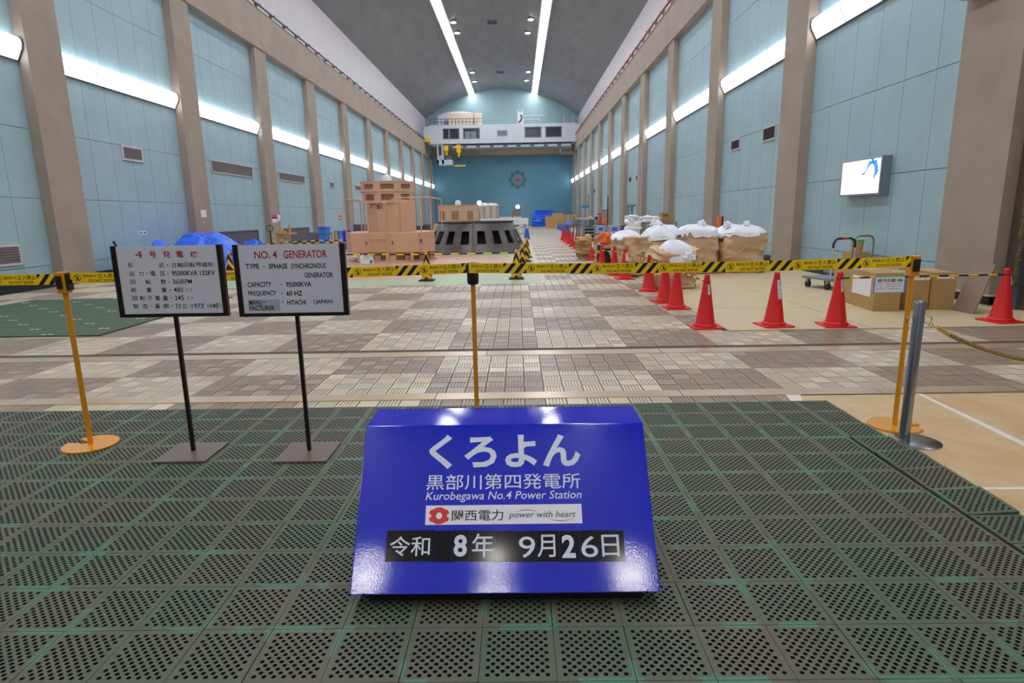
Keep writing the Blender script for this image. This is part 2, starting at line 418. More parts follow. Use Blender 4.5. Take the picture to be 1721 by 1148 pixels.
# upper pale concrete walls, a little behind the beam face
UXL, UXR, ZSP = -12.0, 8.1, 14.1
mb = MB(); mb.box(UXL-0.4, UXL, YR, YB, ZTL-0.3, ZSP+0.1); struct('wall_upper_left', mb, [M_PINK])
mb = MB(); mb.box(UXR, UXR+0.4, YR, YB, ZTR-0.3, ZSP+0.1); struct('wall_upper_right', mb, [M_PINK])
# vaulted ceiling
ACX, ARC, ACZ = -1.95, 16.05, 1.6
def arcz(x): return ACZ+math.sqrt(ARC*ARC-(x-ACX)**2)
mb = MB(); NA = 48; x0, x1 = UXL-0.3, UXR+0.3
inner = [(x0+(x1-x0)*i/NA, arcz(x0+(x1-x0)*i/NA)) for i in range(NA+1)]; outer = [(x, z+0.4) for x, z in inner][::-1]
mb.prism(inner+outer, YR, YB+0.4, axis='y')
struct('ceiling', mb, [M_CEIL], smooth=30)
# back wall: dark blue below, brown beam, pale arch above
mb = MB(); mb.box(XL-1, XR+1, YB, YB+0.4, -0.3, 9.4); wall_back = struct('wall_back', mb, [M_PANELB])
mb = MB(); mb.box(UXL-0.4, UXR+0.4, YB+0.05, YB+0.45, 9.35, 18.2); struct('wall_back_upper', mb, [M_PANELU])
mb = MB(); mb.box(XL, XR, YB-0.9, YB+0.05, 9.2, 10.9); struct('trim_3', mb, [M_BAND])
mb = MB(); mb.box(5.6, 7.4, 79.6, YB-0.9, 9.15, 10.95); struct('trim_4', mb, [M_TAN])
mb = MB(); mb.box(XL-1.5, XR+1.5, YR-0.4, YR, -0.3, 18.2); struct('wall_front', mb, [M_PINK])
mb = MB(); mb.box(XL, XL+0.28, YR, YB, 0, 0.1); mb.box(XL, XL+0.1, YR, YB, 0.1, 0.2, m=1); struct('baseboard_left', mb, [M_BLACK, M_RUBBER])
mb = MB(); mb.box(XR-0.12, XR, 10.5, YB, 0, 0.17); mb.box(XR-0.3, XR-0.12, 10.5, YB, 0, 0.05, m=1); struct('baseboard_right', mb, [M_BLACK, M_RUBBER])
mb = MB(); mb.box(XR-0.06, XR-0.001, 4.2, 9.229, 0, ZBR); struct('trim_5', mb, [mat('recess_shade_brown', (92, 78, 66), 0.7, var=0.1, scale=3)])  # added slab; its dark brown stands for the shaded recess before the pillar
# conductor rails on the beam tops
for nm, x, zt, lab in (('conductor_rail', XFL+0.0, ZTL, 'dark ladder-like conductor rail along the top of the left crane beam'), ('conductor_rail', XFR-0.05, ZTR, 'pinkish ladder-like conductor rail along the top of the right crane beam')):
    s = 1 if x < 0 else -1; t = thing(nm, lab, 'rail', (x-0.02*s, 0, zt))
    mm = [M_GREYD] if x < 0 else [mat('rail_pink', (176, 120, 122), 0.5)]
    mb = MB(); mb.box(-0.03, 0.03, 5, 76, 0.18, 0.24); mb.build('upper_rail', mm, t)
    mb = MB(); mb.box(-0.03+0.15*s, 0.03+0.15*s, 5, 76, 0.05, 0.1); mb.build('lower_rail', mm, t)
    mb = MB()
    y = 6.0
    while y < 76: mb.box(-0.05, 0.05, y-0.04, y+0.04, 0, 0.2); mb.box(min(0, 0.2*s), max(0, 0.2*s), y-0.03, y+0.03, 0.1, 0.15); y += 1.6
    tag(mb.build('brackets', mm, t), kind='stuff')

# ---- light fittings
ORD = ['nearest', 'second', 'third', 'fourth', 'fifth', 'sixth', 'seventh', 'eighth', 'ninth', 'tenth', 'eleventh', 'twelfth', 'thirteenth', 'fourteenth', 'fifteenth', 'sixteenth']
def wall_lights(cols, xw, s, z0, z1, side, first):
    seg = {}; cnt = 0
    cl = [(-5.0, -3.8)]+cols+[(YB-0.2, YB+1)]
    for b in range(len(cl)-1):
        y0, y1 = cl[b][1]+0.04, cl[b+1][0]-0.04; n = 4; w = (y1-y0)/n; h = z1-z0
        vis = b >= first
        lab = ('glowing wall light strip on the %s wall, the %s bay from the camera' % (side, ORD[cnt])) if vis else '%s wall light strip out of frame beside the camera, the %s one' % (side, ('rear', 'front')[min(b, 1)])
        if vis: cnt += 1
        t = thing('wall_light', lab, 'light', (xw, y0, z0), group='wall light strips' if vis else 'wall light strips near the camera')
        prof = [(0, 0), (0.04, 0), (0.17, h*0.5), (0.19, h*0.72), (0.175, h*0.9), (0.12, h), (0, h)]
        hb = MB()
        for yy in (-0.015, y1-y0): hb.prism([(-x*s*1.06-0.0, z*1.04-0.01) for x, z in prof][::s], 0, 0.015, axis='y')
        hb = MB()
        pp = [(-x*s*1.05, z*1.05-h*0.025) for x, z in prof]
        for yy in (-0.012, y1-y0-0.004): hb.prism(pp, yy, yy+0.012, axis='y')
        for i in range(1, n): hb.prism(pp, i*w-0.008, i*w+0.008, axis='y')
        hb.box(-0.05 if s > 0 else 0, 0 if s > 0 else 0.05, 0, y1-y0, -0.03, -0.004)
        hb.build('housing', [M_GREYD], t)
        for i in range(n):
            k = round(w, 3)
            if k not in seg:
                q = MB(); q.prism([(-x*s, z) for x, z in prof], 0.014, w-0.014, axis='y'); seg[k] = q.mesh('diffuser', [M_LIGHTW], 30)
            inst('diffuser', seg[k], t, (0, i*w, 0))
wall_lights(LF_COL, XL, -1, 5.14, 5.62, 'left', 2)
wall_lights(RT_COL, XR, 1, 5.55, 6.02, 'right', 2)
def ceil_strip(x, lab):
    t = thing('ceiling_light', lab, 'light', (x, 0, arcz(x)))
    sl = -(x-ACX)/math.sqrt(ARC*ARC-(x-ACX)**2); hw = 0.34
    y = YR+0.5
    L, D = 3.0, 0.05
    q = MB(); q.box(-hw, hw, 0.02, L-0.02, -D, 0); me = q.mesh('luminous_panel', [M_LIGHTC])
    me.transform(Matrix.Rotation(-math.atan(sl), 4, 'Y'))
    while y < YB-0.5:
        l = min(L, YB-0.05-y)
        o = inst('luminous_panel', me, t, (0, y, -0.01)); o.scale = (1, l/L, 1); y += L
    q = MB()
    for sx in (-1, 1): q.box(sx*(hw+0.05)-0.05, sx*(hw+0.05)+0.05, YR, YB-0.05, -0.09, 0.06)
    o = q.build('trough_edge', [M_CRANE], t); o.data.transform(Matrix.Rotation(-math.atan(sl), 4, 'Y'))
ceil_strip(-5.87, 'long white light strip running along the ceiling, left of the pair')
ceil_strip(2.4, 'long white light strip running along the ceiling, right of the pair')
def ceil_at(u, v):
    d = ray(u, v); lo, hi = 1.0, 200.0
    for _ in range(60):
        t = (lo+hi)/2; p = CAM+d*t
        if p.z > arcz(max(UXL, min(UXR, p.x))): hi = t
        else: lo = t
    return CAM+d*lo
sp = MB(); sp.lathe([(0.2, 0.1), (0.28, -0.02), (0.3, -0.08), (0.26, -0.12), (0.22, -0.13)], 20); rim = sp.mesh('housing', [M_GREYM], 30)
sp = MB(); sp.lathe([(0.22, -0.13), (0.2, -0.155), (0.1, -0.18), (0.01, -0.185)], 20); lens = sp.mesh('lens', [M_SPOT], 50)
SP = [((762, 35), 'left outer'), ((768, 53), 'left inner'), ((892, 30), 'right outer'), ((886.8, 53), 'right inner'),
      ((793.6, 120), 'left outer'), ((797.6, 135.5), 'left inner'), ((887.7, 119), 'right outer'), ((884.6, 133.5), 'right inner')]
for k, ((u, v), nm) in enumerate(SP):
    p = ceil_at(u, v)
    far = k > 3
    t = thing('ceiling_spot', 'round ceiling spotlight, %s one of the %s group of four, %s' % (('upper' if 'outer' in nm else 'lower'), 'far' if far else 'near', nm.split()[0]+' side'), 'lamp', (p.x, p.y, arcz(p.x)), group='round ceiling spotlights')
    inst('housing', rim, t); inst('lens', lens, t)
for k, (u, v) in enumerate(((827, 36), (841, 121))):
    p = ceil_at(u, v); t = thing('ceiling_vent', 'dark rectangular vent in the grey vault, %s the camera' % ('nearer' if k == 0 else 'farther from'), 'vent', (p.x, p.y, arcz(p.x)))
    mb = MB(); mb.box(-0.42, 0.42, -0.45, 0.45, -0.1, 0.02); mb.build('frame', [M_GREYM], t)
    mb = MB(); mb.box(-0.38, -0.02, -0.4, 0.4, -0.12, -0.1); mb.box(0.02, 0.38, -0.4, 0.4, -0.12, -0.1); mb.build('grille', [M_BLACK], t)
# lamps added high on the unseen rear wall, for sign reflections and front light
for k, (x, z, wd) in enumerate(((-4.2, 10.3, 'upper left'), (-4.2, 9.6, 'lower left'), (-0.75, 10.6, 'upper middle'), (-0.75, 9.3, 'lower middle'), (2.85, 10.3, 'upper right'), (2.85, 9.6, 'lower right'))):
    t = thing('added_rear_lamp', 'added round lamp behind the camera, %s of six, mirrored in the blue sign' % wd, 'lamp', (x, YR, z), group='added lamps behind the camera')
    q = MB(); q.lathe([(0.28, 0), (0.28, 0.1), (0.24, 0.12)], 20); m0 = q.mesh('housing', [M_GREYM], 30); m0.transform(Matrix.Rotation(-PI/2, 4, 'X')); inst('housing', m0, t)
    q = MB(); q.lathe([(0.24, 0.12), (0.16, 0.16), (0.02, 0.18)], 20); m0 = q.mesh('lens', [M_LAMP], 50); m0.transform(Matrix.Rotation(-PI/2, 4, 'X')); inst('lens', m0, t)

# ---- vents, dark panels and notices on the walls
def wall_rect(name, lab, cat, u0, u1, v0, v1, x, frame=M_PINK, fill=M_VENT, fr=0.04, depth=0.04, louv=True):
    a, b = PX(u0, (v0+v1)/2, x), PX(u1, (v0+v1)/2, x); y0, y1 = sorted((a.y, b.y)); um = (u0+u1)/2
    zt = PX(um, v0, x).z; zb = PX(um, v1, x).z; s = 1 if x < 0 else -1
    t = thing(name, lab, cat, (x, (y0+y1)/2, zb)); W = y1-y0; H = zt-zb
    q = MB(); X0, X1 = sorted((-0.005*s, depth*s))
    for p in ((-W/2, -W/2+fr, 0, H), (W/2-fr, W/2, 0, H), (-W/2+fr, W/2-fr, 0, fr), (-W/2+fr, W/2-fr, H-fr, H)): q.box(X0, X1, *p)
    q.build('frame', [frame], t)
    q = MB(); X0, X1 = sorted((-0.005*s, depth*0.4*s)); q.box(X0, X1, -W/2+fr, W/2-fr, fr, H-fr); q.build('backing', [fill], t)
    if louv:
        n = max(3, min(12, int(H/0.07))); q = MB()
        for i in range(n):
            z = fr+(H-2*fr)*(i+0.5)/n; X0, X1 = sorted((depth*0.4*s, depth*0.9*s)); q.box(X0, X1, -W/2+fr, W/2-fr, z-0.012, z+0.012)
        tag(q.build('louvres', [fill], t), kind='stuff')
    return t
wall_rect('wall_vent', 'small framed vent high between the first two left pillars', 'vent', 204, 238, 246, 271, XL, fr=0.06)
wall_rect('wall_vent', 'wide vent in the second left wall bay, above the blue tarp', 'vent', 354, 423, 274, 294, XL)
wall_rect('wall_vent', 'wide vent in the third left wall bay, above the slate boards', 'vent', 468, 511, 292, 306, XL)
wall_rect('wall_vent', 'tiny vent in the fourth left wall bay', 'vent', 553, 561, 306, 316, XL, fr=0.05)
wall_rect('wall_vent', 'narrow vent in the fifth left wall bay beside the tan machine', 'vent', 596, 609, 312, 320, XL)
wall_rect('wall_grille', 'large dark framed grille low on the left wall at the frame edge', 'grille', -28, 34, 412, 448, XL, fr=0.05)
wall_rect('wall_grille', 'dark grey panel low on the left wall behind the blue tarp', 'grille', 366, 434, 388, 411, XL, frame=M_GREYD, fill=M_GREYD, louv=False)
wall_rect('wall_grille', 'dark grey panel low on the left wall behind the slate boards', 'grille', 477, 519, 383, 399, XL, frame=M_GREYD, fill=M_GREYD, louv=False)
wall_rect('wall_vent', 'small square brown vent on the right wall, left of two', 'vent', 1230, 1245, 234, 252, XR, fill=M_BROWN)
wall_rect('wall_vent', 'brown vent on the right wall, the larger right one of two', 'vent', 1284, 1305, 212, 236, XR, fill=M_BROWN)
wall_rect('wall_vent', 'small dark opening on the far right wall, the left of a pair', 'vent', 1057, 1062, 297, 306, XR, fill=M_BLACK, louv=False)
wall_rect('wall_vent', 'small dark opening on the far right wall beside a pillar, right of a pair', 'vent', 1069.5, 1072, 294, 303, XR-0.0, fill=M_BLACK, louv=False)
wall_rect('wall_vent', 'tiny dark opening far down the right wall', 'vent', 998, 1001, 317, 325, XR, fill=M_BLACK, louv=False)
def notice(lab, u0, u1, v0, v1, x, base=M_PAPER, bands=()):
    a, b = PX(u0, v0, x), PX(u1, v0, x); y0, y1 = sorted((a.y, b.y)); um = (u0+u1)/2; zt, zb = PX(um, v0, x).z, PX(um, v1, x).z; s = 1 if x < 0 else -1
    t = thing('notice', lab, 'notice', (x, y0, zb)); H = zt-zb
    q = MB(); X0, X1 = sorted((0.0, 0.006*s)); q.box(X0, X1, 0, y1-y0, 0, H); q.build('sheet', [base], t)
    for m, f0, f1, g0, g1 in bands:
        q = MB(); X0, X1 = sorted((0.006*s, 0.009*s)); q.box(X0, X1, (y1-y0)*f0, (y1-y0)*f1, H*g0, H*g1); q.build('print', [m], t)
notice('white paper notice taped to the second left pillar', 337, 346, 353, 365, XFL)
notice('red and yellow warning notice on the third left pillar', 457, 465, 361, 374, XFL, bands=((M_RED, 0, 1, 0.5, 1), (M_YEL, 0, 1, 0.5, 0.65)))
notice('small white notice beside the red warning on the third left pillar', 466, 470, 361, 371, XFL)
notice('red and yellow notice on the wall of the fourth left bay', 569, 574, 362, 370, XL, bands=((M_RED, 0, 1, 0.6, 1), (M_RED, 0, 1, 0, 0.35), (M_YEL, 0, 1, 0.35, 0.6)))
notice('small white sign with dark print on the left wall above the tarp', 233, 246, 388.5, 394.5, XL, bands=((M_GREYD, 0.1, 0.4, 0.25, 0.7), (M_GREYD, 0.6, 0.9, 0.25, 0.7)))
# small grey box at the head of the nearest right pillar
p = PX(1624, 3, XFR); mb = MB(); mb.box(-0.16, 0.0, -0.35, 0.35, 0, 0.3); mb.box(-0.18, 0.0, -0.37, 0.37, -0.02, 0, m=1)
tag(mb.build('junction_box', [M_GREYM, M_PINK], loc=(XFR, 10.05, p.z)), 'grey box fixed high on the nearest right pillar', 'box')

# backlit display box on the right wall
A = PX(1497, 263, XR-0.02); B_ = PX(1494, 327, XR-0.02)
zt, zb = PX(1497, 261, XR).z, PX(1494, 327, XR).z
yn = PX(1498, 290, XR).y; dep = 0.2
yf = PX(1413, 300, XR-dep).y
DB = Vector((XR, yn, zb)); t = thing('display_box', 'backlit display box with a blue river map on the right wall', 'display', DB)
def lo(q): q.v = [tuple(Vector(v)-DB) for v in q.v]; return q
# near face lies across the wall, its screen faces the room
mb = MB(); mb.box(XR-dep+0.03, XR-0.001, yn, yf, zb, zt); lo(mb).build('case', [M_GREYM], t, bevel=0.01)
mb = MB()
for a, b, c, d in ((yn, yf, zb, zb+0.04), (yn, yf, zt-0.04, zt), (yn, yn+0.04, zb+0.04, zt-0.04), (yf-0.04, yf, zb+0.04, zt-0.04)): mb.box(XR-dep, XR-dep+0.03, a, b, c, d)
lo(mb).build('bezel', [M_STEEL], t)
mb = MB(); mb.box(XR-dep+0.006, XR-dep+0.03, yn+0.04, yf-0.04, zb+0.04, zt-0.04); sc = lo(mb).build('screen', [M_SCREEN], t)
def scr(a, b): return (XR-dep+0.004, yf-0.04-(yf-yn-0.08)*a, zb+0.04+(zt-zb-0.08)*b)
riv = [(.56, .61, .02), (.58, .57, .035), (.63, .64, .012), (.68, .74, .018), (.71, .85, .035), (.76, .925, .06), (.83, .94, .07), (.865, .86, .06), (.88, .77, .05), (.915, .7, .06), (.905, .6, .05), (.87, .5, .025), (.85, .42, .012)]
mb = MB()
for i in range(len(riv)-1):
    (a, b, w0), (c, d, w1) = riv[i], riv[i+1]; l = math.hypot(c-a, d-b); nx, ny = -(d-b)/l/2, (c-a)/l/2
    mb.quad(scr(a-nx*w0*1.7, b-ny*w0*2.4), scr(c-nx*w1*1.7, d-ny*w1*2.4), scr(c+nx*w1*1.7, d+ny*w1*2.4), scr(a+nx*w0*1.7, b+ny*w0*2.4))
lo(mb).build('river_map', [M_SCRBLUE], sc)
mb = MB(); put_text(mb, '黒部川水系水力発電所', scr(0.05, 0.84), (0, -1, 0), (0, 0, 1), w=(yf-yn)*0.33, h=0.07); lo(mb).build('lettering', [mat('letter_grey', (90, 86, 80), 0.5)], sc)
# ================================================================== PERFORATED GREEN MAT
MPX, MPY, MTH = 0.258, 0.2675, 0.016
def mat_mesh():
    b = MB(); W, H = MPX/2-0.0012, MPY/2-0.0012; n = 13; hx, hy = 0.108, 0.112; cx, cy = 2*hx/n, 2*hy/n; r = 0.0081
    def P(x, y, z=MTH): return (x, y, z)
    vs, fs, ms = [], [], []
    def q(pts, m): vs.extend(pts); k = len(vs)-len(pts); fs.append(tuple(range(k, k+len(pts)))); ms.append(m)
    for i in range(n):
        for j in range(n):
            x0, y0 = -hx+i*cx, -hy+j*cy; x1, y1 = x0+cx, y0+cy; xm, ym = (x0+x1)/2, (y0+y1)/2
            if (i+j) % 2: q([P(x0, y0), P(x1, y0), P(x1, y1), P(x0, y1)], 0); continue
            sq = [(x1, ym), (x1, y1), (xm, y1), (x0, y1), (x0, ym), (x0, y0), (xm, y0), (x1, y0)]
            k = len(vs)
            vs.extend([P(*s) for s in sq]); vs.extend([P(xm+r*math.cos(a*PI/4), ym+r*math.sin(a*PI/4)) for a in range(8)])
            vs.extend([P(xm+r*math.cos(a*PI/4), ym+r*math.sin(a*PI/4), 0.003) for a in range(8)])
            for a in range(8):
                c = (a+1) % 8
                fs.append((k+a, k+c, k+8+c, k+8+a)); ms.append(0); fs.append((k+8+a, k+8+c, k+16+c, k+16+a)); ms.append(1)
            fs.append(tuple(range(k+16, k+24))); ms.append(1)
    for x0, x1, y0, y1 in ((-W, W, -H, -hy), (-W, W, hy, H), (-W, -hx, -hy, hy), (hx, W, -hy, hy)):
        q([P(x0, y0), P(x1, y0), P(x1, y1), P(x0, y1)], 0)
    for a, c in (((-W, -H), (W, -H)), ((W, -H), (W, H)), ((W, H), (-W, H)), ((-W, H), (-W, -H))):
        q([(*a, 0), (*c, 0), P(*c), P(*a)], 0)
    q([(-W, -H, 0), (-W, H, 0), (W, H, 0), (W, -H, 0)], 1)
    b.v, b.f, b.m = vs, fs, ms
    return b
MT = mat_mesh(); MTM = MT.mesh('mat_tile', [M_MAT, M_DARK])
gm = thing('floor_mat', 'large green perforated rubber mat laid in squares around the blue sign', 'mat', (-1.0, 3.0, 0))
mc = []
for j in range(-4, 10):
    for i in range(-22, 7):
        x = 0.62+(i+0.5)*MPX; y = 1.974+(j+0.5)*MPY
        rz = random.uniform(-0.006, 0.006); x += random.uniform(-0.001, 0.001)
        if i == 6: x += (0.018 if y < 3.9 else 0.002)+0.004*math.sin(j*1.3); rz = 0.014*math.sin(j*2.1)
        mc.append((y*0.8+abs(x)*0.5 if abs(x) < 0.9*y+0.35 else 99, x, y, rz))
mc.sort()
for k, (s, x, y, rz) in enumerate(mc):
    if k < 299:
        o = inst('mat_tile', MTM, gm, (x+1.0, y-3.0, 0.001), rz)
        if x > 2.2 and abs(y-3.2) < 0.36: o.rotation_euler = (0.035, -0.05, rz); o.location.z = 0.014
rest = [m for m in mc[299:] if m[0] < 99 or abs(m[1]) < 1.25*m[2]+0.7]
tv = np.array(MT.v); LV, LF, LM, base = [], [], [], 0
for s, x, y, rz in rest:
    LV.append(tv+np.array((x+1.0, y-3.0, 0.001))); LF += [tuple(a+base for a in f) for f in MT.f]; LM += MT.m; base += len(tv)
if LV:
    me = bpy.data.meshes.new('mat_tiles'); me.from_pydata(np.concatenate(LV).tolist(), [], LF); me.materials.append(M_MAT); me.materials.append(M_DARK)
    me.polygons.foreach_set('material_index', LM); tag(inst('mat_tiles', me, gm), kind='stuff')

# slatted dark green mat on the left, with small pale clips
mm_ = thing('slatted_mat', 'dark green slatted mat with small pale clips lying left of the signs', 'mat', (-8.0, 10.0, 0))
SL = MB(); SL.box(-3.4, 0, -0.062, 0.062, 0.0, 0.02)
nsl = 28
for k in range(nsl):
    y = 8.02+k*0.14; xr = -5.64
    xl = -11.0
    if y > 11.0: xl = -9.6+(y-11)*0.0
    q = MB(); q.box(xl+8, xr+8, y-10-0.058, y-10+0.058, 0.001, 0.022); q.build('slat', [M_DGREEN], mm_, bevel=0.004)
q = MB()
for k in range(0, nsl, 3):
    for x in np.arange(-9.4+(k % 2)*0.5, -5.8, 1.0):
        y = 8.02+k*0.14-10; q.box(x+8-0.07, x+8-0.02, y-0.02, y+0.02, 0.022, 0.027); q.box(x+8+0.02, x+8+0.07, y-0.02, y+0.02, 0.022, 0.027)
tag(q.build('clips', [M_TAPEW], mm_), kind='stuff')

# ================================================================== SHEETS ON THE FLOOR
mb = MB()
t = thing('floor_sheet', 'tan floor sheet beside the mat, taped, under the steel post', 'floor sheet', (4, 3, 0))
q = MB(); q.prism([(-1.75, -2.2), (5.2, -2.2), (5.2, 1.835), (-0.98, 1.82), (-1.75, 1.82)], 0.001, 0.006); q.build('sheet', [M_PLY], t)
for a, b, c, d in (((1540, 662), (1548, 662), (1721, 743), (1721, 751)), ((1640, 820), (1640, 824), (1721, 823), (1721, 819)), ((1320, 664), (1345, 664), (1352, 682), (1330, 676))):
    pts = [G(*p, 0.006) for p in (a, b, c, d)]
    pts = [(p.x-4, p.y-3) for p in pts]
    if sum(pts[i][0]*pts[(i+1) % 4][1]-pts[(i+1) % 4][0]*pts[i][1] for i in range(4)) < 0: pts = pts[::-1]
    q = MB(); q.prism(pts, 0.0062, 0.0085); q.build('tape', [M_TAPEW], t)
t = thing('floor_sheet', 'pale tan floor sheets under the cones, cartons and big bags on the right', 'floor sheet', (5, 9, 0))
q = MB()
bd = [(2.66, 7.62), (4.45, 7.64), (6.1, 7.66), (7.2, 7.68)]
for i, (x0, x1, y0, y1) in enumerate(((2.66, 4.45, 7.63, 9.4), (4.46, 6.2, 7.64, 9.4), (6.21, 8.1, 7.66, 9.4), (2.7, 4.45, 9.41, 12.8), (4.46, 7.2, 9.41, 12.8), (2.85, 7.2, 12.81, 19), (3.1, 7.2, 19.01, 30))):
    q = MB(); q.box(x0-5, x1-5, y0-9, y1-9, 0.001, 0.014 + 0.001*(i % 2)); q.build('sheet', [M_PLY2], t)
q = MB(); q.box(-0.9, -0.86, 1.5, 9, 0.015, 0.0155); q.build('green_line', [mat('faded_green', (190, 200, 150), 0.5)], t)

# painted floor round the machines
t = thing('painted_floor', 'green and salmon painted floor round the tan machine', 'floor paint', (-3.5, 18, 0))
q = MB(); q.box(-3.2, 4.0, -4.55, 9.0, 0.001, 0.004)
q.build('green_paint', [M_GPAINT], t)
q = MB(); q.lathe([(4.9, 0.004), (4.9, 0.006)], 64, c=(-1.4, 1.5, 0)); q.build('salmon_paint', [M_SPAINT], t)
q = MB(); q.box(-4.6, -3.2, -4.3, 3.0, 0.001, 0.004); q.build('teal_paint', [M_TPAINT], t)
q = MB(); q.box(4.0, 4.12, -4.55, 12, 0.001, 0.006); q.build('border_strip', [M_PLATE], t)

# ================================================================== BLUE SIGN
BS = thing('sign_box', 'blue slanted station sign box with date plates standing on the green mat', 'sign', (-0.075, 2.4, 0))
zb_ = 0.075
bl = [(-0.6, 0.622), (0.6, 0.604)]
b0, b1 = G(599, 998, zb_), G(1098, 998, zb_)
yb_ = (b0.y+b1.y)/2; yf_, yt_ = 2.50, 2.735; zf_ = 0.613
XA, XB = -0.672, 0.524
o = MB(); o.prism([(yb_-2.4, zb_), (yf_-2.4, zf_), (yt_-2.4, zf_+0.002), (yt_-2.4, zb_)], XA+0.075, XB+0.075, axis='x')
o.build('cabinet', [M_BLUE], BS, bevel=0.004)
o = MB(); o.box(XA+0.135, XB+0.015, yb_-2.4+0.05, yt_-2.4-0.03, MTH+0.001, zb_); o.build('plinth', [M_BLACK], BS)
BS_ex = Vector((1, 0, 0)); BS_ey = Vector((0, yf_-yb_, zf_-zb_)).normalized(); BS_n = BS_ex.cross(BS_ey)
PL = (Vector((XA, yb_, zb_)), BS_ex, BS_ey)
def local(mb, t):
    l = Vector(t.location); mb.v = [tuple(Vector(v)-l) for v in mb.v]; return mb
def sgn(box, m, nm, mats, lift0=0.0003, lift1=0.0012, par=None):
    o_, ex, ey = PL; n = ex.cross(ey)
    a = PP(box[0], box[3], o_, n); b = PP(box[2], box[3], o_, n); c = PP(box[0], box[1], o_, n)
    wx = (b-a).dot(ex); hy = (c-a).dot(ey); a = o_+ex*(a-o_).dot(ex)+ey*(a-o_).dot(ey)
    q = MB(); P8 = [a+n*l+ex*x+ey*y for l in (lift0, lift1) for x, y in ((0, 0), (wx, 0), (wx, hy), (0, hy))]
    q.add(P8, [(0, 3, 2, 1), (4, 5, 6, 7), (0, 1, 5, 4), (1, 2, 6, 5), (2, 3, 7, 6), (3, 0, 4, 7)])
    return local(q, BS).build(nm, mats, par or BS)
q = MB(); text_px(q, 'くろよん', (720, 731, 977, 789), PL, bold=0.03); local(q, BS).build('lettering', [M_LET], BS)
q = MB(); text_px(q, '黒部川第四発電所', (716, 798, 976, 824), PL, bold=0.004); local(q, BS).build('lettering', [M_LET], BS)
q = MB(); text_px(q, 'Kurobegawa No.4 Power Station', (715, 827, 978, 845), PL, shear=0.2, bold=0.004); local(q, BS).build('lettering', [M_LET], BS)
pb = sgn((714.5, 850, 979, 882.5), 0, 'company_plate', [M_PAPER]); pb['label'] = 'white company plate on the blue sign'
q = MB()
o_, ex, ey = PL; n = BS_n
def ppl(u, v, l): p = PP(u, v, o_, n); return o_+ex*(p-o_).dot(ex)+ey*(p-o_).dot(ey)+n*l
cc = ppl(738, 867, 0.0018)
R1 = 0.034
poly = []
for k in range(48):
    a = 2*PI*k/48; r = R1*(1.0+0.0*a); aa = (a+PI/4) % (PI/2)-PI/4
    dg = math.degrees(a) % 180; dg = min(dg, 180-dg)
    rr = R1*(0.86 if dg < 14 else 1.14 if dg < 40 else 0.98)
    poly.append(rr*Vector((math.cos(a)*1.1, math.sin(a), 0)))
vs = [cc+ex*p.x+ey*p.y for p in poly]; hi = [cc+ex*(p.x*0.36)+ey*(p.y*0.38) for p in [Vector((R1*math.cos(2*PI*k/48), R1*math.sin(2*PI*k/48), 0)) for k in range(48)]]
q.add(vs+hi, [(i, (i+1) % 48, 48+(i+1) % 48, 48+i) for i in range(48)]); local(q, BS).build('emblem', [mat('emblem_red', (214, 24, 32), 0.4)], pb)
q = MB(); text_px(q, '関西電力', (759, 857.5, 846, 876), PL, bold=0.008, lift=0.0018); local(q, BS).build('lettering', [M_BLACK], pb)
q = MB(); text_px(q, 'power with heart', (855, 860, 968, 873.5), PL, shear=0.25, bold=0.008, lift=0.0018); local(q, BS).build('lettering', [M_GREYD], pb)
def arc3(u0, u1, va, vb, flip, parent):
    q = MB(); pts = []
    for k in range(13):
        f = k/12; u = u0+(u1-u0)*f; v = va+(vb-va)*math.sin(f*PI)
        pts.append((ppl(u, v, 0.0018), 0.0011*math.sin(f*PI)+0.0002))
    vs = []
    for p, w_ in pts: vs += [p-ey*w_, p+ey*w_]
    q.add(vs, [(2*i, 2*i+2, 2*i+3, 2*i+1) for i in range(12)]); local(q, BS).build('swoosh', [M_REDP], parent)
arc3(865, 906, 861, 857, 0, pb); arc3(921, 964, 871, 875.5, 0, pb)
# date plates
plates = [(647, 727.5, [('令和', 654, 902, 722, 935.5, 0.006)]), (728, 759, []), (759.5, 788, [('8', 762, 899, 784.5, 936, 0.028)]), (788.5, 832, [('年', 793, 897, 830, 937, 0.006)]),
          (832.5, 869, []), (869.5, 901, [('9', 872, 902, 900, 938, 0.0)]), (901.5, 941, [('月', 903.5, 899, 934, 937, 0.006)]), (941.5, 975.5, [('2', 945, 899, 968, 938, 0.03)]), (976, 1011, [('6', 977.5, 901, 1006, 937, 0.0)]), (1011.5, 1051.5, [('日', 1012.5, 899, 1042, 936, 0.006)])]
for k, (ua, ub, tx) in enumerate(plates):
    dv = (0, 0.4, -0.8, 0, 0.5, 0.6, 0, 0.3, -0.3, 0)[k]
    pl = sgn((ua, 892+dv, ub, 944+dv), 0, 'date_plate', [M_PLATEB], 0.0003, 0.0022)
    for s, a, b, c, d, bo in tx:
        q = MB(); text_px(q, s, (a, b, c, d), PL, bold=bo, lift=0.0028); local(q, BS).build('lettering', [M_LET], pl)

